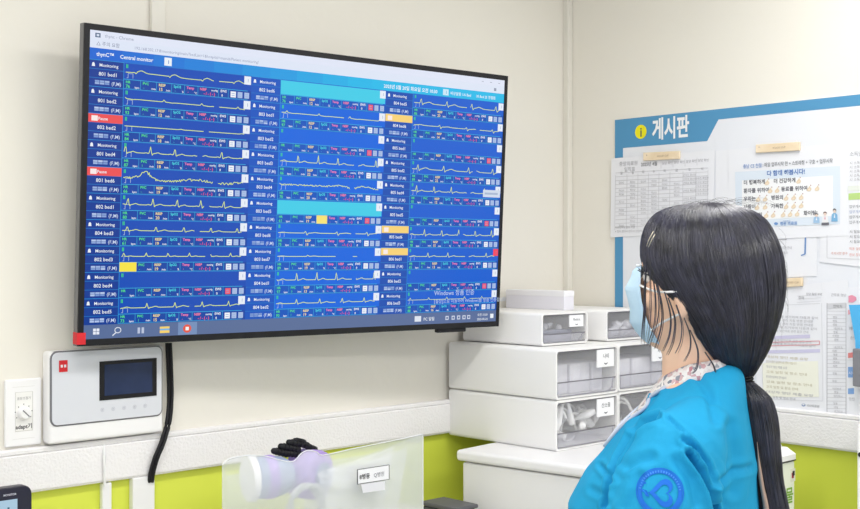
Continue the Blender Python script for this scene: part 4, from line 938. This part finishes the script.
def dseg(p, a, b_):
    ax, ay = b_[0] - a[0], b_[1] - a[1]; t = max(0, min(1, ((p[0] - a[0]) * ax + (p[1] - a[1]) * ay) / (ax * ax + ay * ay))); return math.hypot(p[0] - a[0] - ax * t, p[1] - a[1] - ay * t)
no = [v.normal.copy() for v in me.vertices]
for v, nn in zip(me.vertices, no):
    c = v.co; q = Vector((c.x * 9, c.y * 9, c.z * 7)); d = .0028 * noise.noise(q) + .0016 * noise.noise(q * 2.6 + Vector((5, 1, 2)))
    if c.y < .02:
        p = toP(c)
        for pl, dep, wd_ in folds:
            dep *= 1.5; wd_ *= .8
            dm = min(dseg(p, a, b_) for a, b_ in zip(pl, pl[1:]))
            if dm < wd_ * 4: d += -dep * math.exp(-(dm / wd_) ** 2) + dep * .45 * math.exp(-((dm - wd_ * 2.2) / wd_) ** 2)
    v.co = c + nn * d
scrub = put(me, 'scrub_top', M_scrub)
bvh = BVHTree.FromPolygons([v.co.copy() for v in me.vertices], [tuple(p.vertices) for p in me.polygons])
def project(px, py, lift=.0015):
    o_ = Vector((0, -PD, 1.5)); d_ = (L(px, py) - o_).normalized(); h = bvh.ray_cast(o_, d_)
    return (h[0] - d_ * lift) if h[0] is not None else None
# sleeve emblem: ring of lettering, heart and bird-like tail, small cross
m = MB()
def strip(pts_a, pts_b):
    for (a, b_), (c, d_) in zip(zip(pts_a, pts_b), zip(pts_a[1:], pts_b[1:])):
        P = [project(*q) for q in (a, c, d_, b_)]
        if all(p is not None for p in P): m.quad(*P)
CX, CYY = 659.5, 494
def circ(r, n=72): return [(CX + r * math.cos(2 * PI * k / n), CYY + r * math.sin(2 * PI * k / n)) for k in range(n + 1)]
strip(circ(24.5), circ(23.3)); strip(circ(22.9), circ(18.7))
heart = []
for k in range(61):   # heart lying on its side, open to the right like a B
    t = 2 * PI * k / 60; hx_ = 16 * math.sin(t) ** 3; hy_ = 13 * math.cos(t) - 5 * math.cos(2 * t) - 2 * math.cos(3 * t) - math.cos(4 * t)
    heart.append((CX + hy_ * .88 + 2.5, CYY + hx_ * .90 + 1))
gx, gy = CX + 3.5, CYY + 1
inn = [(gx + (x - gx) * .60, gy + (y - gy) * .60) for x, y in heart]
strip(heart, inn)
tail = [(646, 493), (641, 491.5), (640, 494), (643.5, 495), (645, 499), (649, 499)]
P = [project(*q) for q in tail]; m.poly([p for p in P if p]) 
for a in (((641, 482), (642.8, 482), (642.8, 489), (641, 489)), ((638.5, 484.6), (645.3, 484.6), (645.3, 486.4), (638.5, 486.4))):
    P = [project(*q) for q in a]; m.poly(P)
m.build('sleeve_emblem', M_mark, scrub)
m = MB()
for k in range(22):   # tiny letters round the ring
    a = PI * 1.05 + k * PI * .9 / 21; r0, r1 = 19.6, 21.8
    p = [(CX + r * math.cos(a + da), CYY + r * math.sin(a + da)) for r, da in ((r0, -.035), (r1, -.035), (r1, .03), (r0, .03))]
    P = [project(*q, .0022) for q in p]
    if all(x is not None for x in P): m.poly(P)
m.build('emblem_lettering', mat('pale_sleeve_letters', (70, 140, 224), .75, .15), scrub)
# patterned undershirt at the neck and pale neckline trim of the scrub
cr_ = []
cen = L(699, 380)
for k in range(4):
    t = k / 3; row = []
    for j in range(41):
        a = 2 * PI * j / 40; ca, sa = math.cos(a), math.sin(a)
        rx, ry = .0585 + .014 * t, .0575 + .014 * t
        front = max(0, -ca)
        row.append((cen.x - .004 + ca * rx - front * .010 * t - front ** 3 * .02 * t, sa * ry, 1.334 - .026 * t - front ** 1.5 * (.030 + .036 * t) + max(0, ca) * .010))
    cr_.append(row)
m = MB(); m.loft(cr_, closed=False, caps=False)
un = m.build('undershirt', M_floral, pe, smooth='all'); sm = un.modifiers.new('Solidify', 'SOLIDIFY'); sm.thickness = .002
m = MB()
tl = [project(x, y, .002) for x, y in ((690, 371.5), (676, 381), (662, 390), (650, 398.5), (641, 406.5))]
tl = [p for p in tl if p]
vy = [(637, 407, -.055), (629, 417, -.045), (621, 428, -.03), (613, 440, -.012)]
pts = tl + [L(x, y, yy) for x, y, yy in vy[:0]]
# the V runs down the front of the chest
def front(z, y):
    h = bvh.ray_cast(Vector((-.6, y, z)), Vector((1, 0, 0))); return Vector((h[0].x - .002, y, z)) if h[0] is not None else None
for z, y in ((1.262, -.050), (1.245, -.040), (1.225, -.028), (1.205, -.014), (1.19, 0)):
    p = front(z, y)
    if p: pts.append(p)
m.tube(smooth_path(pts, 4), .0032, 8); m.tube(smooth_path([Vector((p.x, -p.y, p.z)) for p in pts[-5:]], 4), .0032, 8)
m.build('neckline_trim', M_trim, scrub, smooth='all')
m = MB(); vv_ = [front(z, 0) for z in (1.262, 1.245, 1.225, 1.205, 1.19)]
rowsl = []
for (z, y), c_ in zip(((1.262, .050), (1.245, .040), (1.225, .028), (1.205, .014), (1.191, .002)), vv_):
    rowsl.append([front(z, y * q) + Vector((.0005, 0, 0)) for q in (-1, -.5, 0, .5, 1)])
m.loft(rowsl, closed=False, caps=False); m.build('neck_panel', M_floral, un, smooth='all')
# trousers and shoes
b = MB(); b.loft([ring(-.148, .10, .168, .80), ring(-.152, .108, .175, .74)][::-1]) if False else None
b.loft([ring(-.12, .09, .17, .66, e=2.3), ring(-.145, .108, .176, .74, e=2.3), ring(-.145, .10, .165, .84, e=2.3)])
for s_ in (-1, 1): b.capsule([(-.02, s_ * .088, .72, .098), (-.01, s_ * .092, .42, .076), (.012, s_ * .092, .16, .066), (.015, s_ * .092, .14, .066)], 20)
put(remesh(b, .008, 4), 'trousers', M_scrub)
for s_ in (-1, 1):
    b = MB(); b.loft([ring(-.17, .075, .045, .0, e=2.6, yc=s_ * .095), ring(-.175, .078, .048, .02, e=2.6, yc=s_ * .095), ring(-.165, .07, .044, .05, e=2.4, yc=s_ * .095), ring(-.09, .066, .042, .078, e=2.2, yc=s_ * .093), ring(-.04, .064, .042, .095, e=2.2, yc=s_ * .092)])
    b.build('shoe', M_shoe, pe, smooth='all')
# --- mask
mr = [(266, 634.5, 641, .016), (271, 631, 643, .030), (278, 627, 644.5, .042), (289, 622.8, 645.5, .050), (298, 624.3, 647, .053), (310, 625.2, 650, .056), (323, 627.5, 655, .057), (333, 633, 660, .054), (340, 639.5, 663, .047), (345, 647, 664, .036)]
g = []
for k, (py, f, e_, w_) in enumerate(mr):
    row = []
    for j in range(25):
        t = -1 + 2 * j / 24; xo = f + (e_ - f) * (abs(t) ** 2.0); pleat = (.0022 * math.sin(k * 2.3) + .0012 * math.sin(k * 1.1 + t * 5)) * (1 - t * t)
        p = HR @ Vector(((xo - 705) * KX - pleat, t * w_, 1.5 - (py - 257) * KZ)); row.append(p)
    g.append(row)
# make the outline follow the picture: the turn of the head is taken out of the front edge
dx = min(p.x for p in g[3]) - (622.8 - 705) * KX
g = [[p - Vector((dx, 0, 0)) for p in r] for r in g]
m = MB(); gg = []
for a, b_ in zip(g, g[1:]):
    for q in range(3): gg.append([x.lerp(y, q / 3) for x, y in zip(a, b_)])
gg.append(g[-1])
m.loft(gg, closed=False, caps=False)
mk = m.build('face_mask', M_mask, pe, smooth='all'); sm = mk.modifiers.new('Solidify', 'SOLIDIFY'); sm.thickness = .0012
MB().tube([gg[0][j] + Vector((-.001, 0, .0005)) for j in range(25)], .0022, 6).build('nose_wire', mat('white_mask_edge', (236, 242, 248), .7, .2), mk, smooth='all')
for s_ in (-1, 1):
    m = MB(); j = 0 if s_ < 0 else 24
    up = gg[8][j]; lo = gg[20][j]; er = H(693, 290, s_ * .083); el_ = H(691, 312, s_ * .080)
    mid1 = H(668, 291, s_ * .0765); mid2 = H(672, 321, s_ * .0705)
    m.tube(smooth_path([up, mid1, er], 6), .0019, 6); m.tube(smooth_path([lo, mid2, el_], 6), .0019, 6); m.build('ear_loop', M_white, mk, smooth='all')

# --- hair
hr = [(203.2, 700, 712, .006), (204.5, 686, 726, .019), (207.5, 670, 741, .034), (213, 657, 754, .050), (221, 649, 764.5, .065), (231, 644, 771, .078), (243, 641.5, 776.5, .088), (256, 641.5, 780.5, .095), (266, 644, 782, .097), (276, 649, 783, .098), (286, 655, 783, .098),
      (297, 663, 782, .097), (310, 674, 779.5, .095), (323, 684, 776, .091), (336, 692, 771.5, .083), (349, 701, 767, .069), (360, 711, 761, .052), (369, 722, 756, .032), (377, 737, 751.5, .013), (381, 739, 751, .012)]
NR = 96
def hring(py, f, bk_, w_, inset=0):
    x0, x1 = (f - 705) * KX, (bk_ - 705) * KX; z = 1.5 - (py - 257) * KZ
    cx = x0 + (x1 - x0) * .5
    return ring(x0 + inset, x1 - inset, w_ - inset, z, NR, 2.2, cx)
HRG = [hring(*q) for q in hr]
def fine(R_, n=4):
    out = []
    for i in range(len(R_) - 1):
        a, b_, c, d_ = R_[max(i - 1, 0)], R_[i], R_[i + 1], R_[min(i + 2, len(R_) - 1)]
        for k in range(n):
            t = k / n; out.append([tuple(.5 * (2 * q[j] + (r[j] - p[j]) * t + (2 * p[j] - 5 * q[j] + 4 * r[j] - s_[j]) * t * t + (3 * q[j] - p[j] - 3 * r[j] + s_[j]) * t ** 3) for j in range(3)) for p, q, r, s_ in zip(a, b_, c, d_)])
    out.append(list(R_[-1])); return out
HF = fine(HRG)
rh = random.Random(11)
lock = [rh.random() for _ in range(NR)]
HF2 = []
for i, rg in enumerate(HF):   # soft locks in the surface
    t = i / (len(HF) - 1); c = Vector((sum(p[0] for p in rg) / NR, 0, rg[0][2])); o_ = []
    for k, p in enumerate(rg):
        d = Vector(p) - c; a = 2 * PI * k / NR
        amp = .0022 * min(1, t * 4) * (noise.noise(Vector((math.cos(a) * 9, math.sin(a) * 9, t * 1.2))) + .6 * noise.noise(Vector((math.cos(a) * 22, math.sin(a) * 22, t * 2))))
        o_.append(tuple(Vector(p) + d.normalized() * amp))
    HF2.append(o_)
hair = MB().loft(HF2).build('hair', M_hair, pe, smooth='all')
def curve_obj(name, lines, rad, m_, parent):
    cu = bpy.data.curves.new(name, 'CURVE'); cu.dimensions = '3D'; cu.bevel_depth = rad; cu.bevel_resolution = 0
    for ln_, rr_ in lines:
        s_ = cu.splines.new('POLY'); s_.points.add(len(ln_) - 1)
        for i, p in enumerate(ln_): s_.points[i].co = (*p, 1); s_.points[i].radius = rr_ * (1 - .75 * (i / (len(ln_) - 1)) ** 4)
    cu.materials.append(m_); o_ = bpy.data.objects.new(name, cu); col.objects.link(o_); o_.parent = parent; return o_
lines = []
for k in range(2600):
    ang = rh.random() * NR; i0 = int(rh.random() ** 2 * 22); i1 = min(len(HF) - 1, i0 + int(16 + rh.random() * 62)); dr = (rh.random() - .5) * 3.0; up_ = .0004 + .0016 * rh.random() ** 2; ln_ = []
    for i in range(i0, i1 + 1, 3):
        a = (ang + dr * (i - i0) / 60) % NR; j = int(a); f_ = a - j; p = Vector(HF2[i][j]).lerp(Vector(HF2[i][(j + 1) % NR]), f_)
        c = Vector((sum(q[0] for q in HF2[i]) / NR, 0, p.z)); d = (p - c).normalized(); ln_.append(tuple(p + (d + Vector((0, 0, .4 if i < 20 else 0))).normalized() * up_ * (1 if i < i1 - 6 else .3)))
    if len(ln_) > 3: lines.append((ln_, .6 + .8 * rh.random()))
curve_obj('hair_strands', lines, .00042, M_strand, hair)['kind'] = 'stuff'
# loose locks in front of the ear and flyaway hairs on top
fl = []
for pl, y in (([(646, 262), (644.5, 285), (644, 310), (642.5, 330), (642, 345)], -.066), ([(649, 270), (650, 295), (649, 320), (645, 347)], -.072), ([(655, 280), (659, 303), (657, 325), (650, 348)], -.077), ([(657, 284), (662, 310), (661, 330), (655, 350)], -.079),
              ([(664, 292), (670, 315), (669, 335), (662, 352)], -.081), ([(668, 298), (675, 320), (673, 342), (667, 356)], -.083), ([(676, 305), (682, 325), (681, 342), (676, 354)], -.084), ([(652, 275), (655, 300), (654, 325), (648, 345)], -.075), ([(684, 318), (690, 335), (690, 350), (684, 362)], -.082), ([(690, 330), (698, 350), (697, 368), (692, 374)], -.078), ([(705, 352), (714, 366), (716, 377)], -.066)):
    for q in range(4):
        jx, jy = (rh.random() - .5) * 1.7, (rh.random() - .5) * .006
        fl.append(([tuple(p) for p in smooth_path([L(x + jx * (.5 + .5 * i), yv + 0, y + jy) for i, (x, yv) in enumerate(pl)], 5)], 1 + rh.random()))
curve_obj('loose_locks', fl, .00038, M_strand, hair)['kind'] = 'stuff'
fa = []
for k in range(26):
    x = 676 + rh.random() * 62; y0 = 204 + abs(x - 706) ** 2 * .0022; yy = (rh.random() - .5) * .05; dx_ = 18 + rh.random() * 34; hgt = 2 + rh.random() * 5
    fa.append(([tuple(p) for p in smooth_path([L(x, y0 + 2, yy), L(x + dx_ * .3, y0 - hgt * .7, yy), L(x + dx_ * .65, y0 - hgt, yy), L(x + dx_, y0 - hgt * .4 + dx_ * .10, yy)], 6)], .7))
for k in range(20):
    y0 = 232 + rh.random() * 110; x = 784 - (max(0, y0 - 300)) ** 1.5 * .055 if y0 > 300 else 783 - abs(y0 - 280) * .06; fa.append(([tuple(p) for p in smooth_path([L(x - 3, y0 - 8), L(x + 2 + rh.random() * 2, y0), L(x + 1 + rh.random() * 3, y0 + 14)], 5)], .6))
curve_obj('flyaway_hairs', fa, .00022, M_strand, hair)['kind'] = 'stuff'
# ponytail
pt = [(380, 739, 751.5), (386, 739, 759), (396, 740, 769), (410, 741.5, 774), (425, 744, 776.5), (440, 747, 777.5), (458, 751, 779), (475, 755.5, 780.5), (492, 758.5, 784), (509, 760.5, 787.5), (530, 764, 790), (560, 768, 790), (590, 772, 787), (615, 777, 783)]
PR = []
for py, f, bk_ in pt:
    a, b_ = L(f, py), L(bk_, py); w_ = min(.030, (b_.x - a.x) * .62); PR.append(ring(a.x, b_.x, w_, a.z, 40, 2.2, yc=-.012 - .0))
PF = fine(PR, 4); PF2 = []
for i, rg in enumerate(PF):
    t = i / len(PF); c = Vector((sum(p[0] for p in rg) / 40, -.012, rg[0][2])); o_ = []
    for k, p in enumerate(rg):
        a = 2 * PI * k / 40; d = Vector(p) - c; am = .0022 * min(1, t * 6) * (noise.noise(Vector((math.cos(a) * 5, math.sin(a) * 5, t * 2.4))) + .7 * noise.noise(Vector((math.cos(a) * 13, math.sin(a) * 13, t * 3)))); o_.append(tuple(Vector(p) + d.normalized() * am))
    PF2.append(o_)
pony = MB().loft(PF2).build('ponytail', M_hair, pe, smooth='all')
lines = []
for k in range(700):
    ang = rh.random() * 40; i0 = int(rh.random() * 20); i1 = min(len(PF2) - 1, i0 + 10 + int(rh.random() * 36)); dr = (rh.random() - .5) * 4; up_ = .0003 + .002 * rh.random() ** 2; ln_ = []
    for i in range(i0, i1 + 1, 2):
        a = (ang + dr * (i - i0) / 40) % 40; j = int(a); p = Vector(PF2[i][j]).lerp(Vector(PF2[i][(j + 1) % 40]), a - j); c = Vector((sum(q[0] for q in PF2[i]) / 40, -.012, p.z)); ln_.append(tuple(p + (p - c).normalized() * up_))
    if len(ln_) > 3: lines.append((ln_, .6 + .8 * rh.random()))
curve_obj('ponytail_strands', lines, .00045, M_strand, pony)['kind'] = 'stuff'
# the lighter lock showing through the ponytail
lk = []
for py, a, b_ in ((440, 756.2, 756.8), (455, 756.8, 758.8), (470, 757.5, 761.5), (485, 759.5, 764), (500, 762, 767.5), (515, 763.5, 769.5), (540, 766, 770)):
    pa, pb = L(a, py, -.041), L(b_, py, -.041); lk.append(ring(pa.x, pb.x, .006, pa.z, 12, 2, yc=-.040))
MB().loft(fine(lk, 3)).build('brown_lock', M_brown, pony, smooth='all')
T = Matrix.Translation(L(745, 379.5) + Vector((0, -.006, 0))) @ Matrix.Rotation(math.radians(-12), 4, 'Y')
m = MB(); 
for z in (-.004, .001, .006): m.lathe([(.0105, z - .0028), (.0135, z - .001), (.0138, z + .001), (.0105, z + .0028)], 24, T)
m.build('hair_tie', M_black, pe, smooth='all')
# hair clip glint on the fringe
m = MB(); m.tube([L(646, 246, -.057), L(649, 238, -.066), L(653, 231, -.070)], .0009, 6); m.tube([L(648, 247, -.063), L(651, 240, -.070), L(654.5, 234, -.073)], .0008, 6); m.build('hair_pin', mat('pale_metal_pin', (214, 204, 186), .3, .6, metallic=.4), hair, smooth='all')
# ------------------------------------------------------------------ light
def area(name, loc, sx, sy, power, rot=(0, 0, 0), c=(1, .99, .975)):
    l = bpy.data.lights.new(name, 'AREA'); l.shape = 'RECTANGLE'; l.size = sx; l.size_y = sy; l.energy = power; l.color = c
    o = bpy.data.objects.new(name, l); col.objects.link(o); o.location = loc; o.rotation_euler = rot; return o
for i, (x, y) in enumerate(((-.9, -1.3), (-2.6, -1.3), (-.9, -3.0), (-2.6, -3.0))):
    p = empty('ceiling_light', (x, y, 2.6), label='flat ceiling light panel', cat='ceiling light', group='ceiling light panels')
    MB().box(-.62, .62, -.17, .17, -.03, 0).build('housing', M_white, p, bevel=.004)
    MB().box(-.59, .59, -.14, .14, -.034, -.029).build('diffuser', mat('light_diffuser', (250, 250, 250), .6, .2, emis=((255, 252, 246), 3)), p)
    area('ceiling_lamp', (x, y, 2.55), 1.15, .28, 14)
w = bpy.data.worlds.new('world'); bpy.context.scene.world = w; w.use_nodes = True
w.node_tree.nodes['Background'].inputs[0].default_value = (.95, .97, 1, 1); w.node_tree.nodes['Background'].inputs[1].default_value = 1.0
sc = bpy.context.scene
bpy.data.objects.remove(_fo)
sc.view_settings.view_transform = 'Standard'; sc.view_settings.look = 'None'; sc.view_settings.exposure = .04
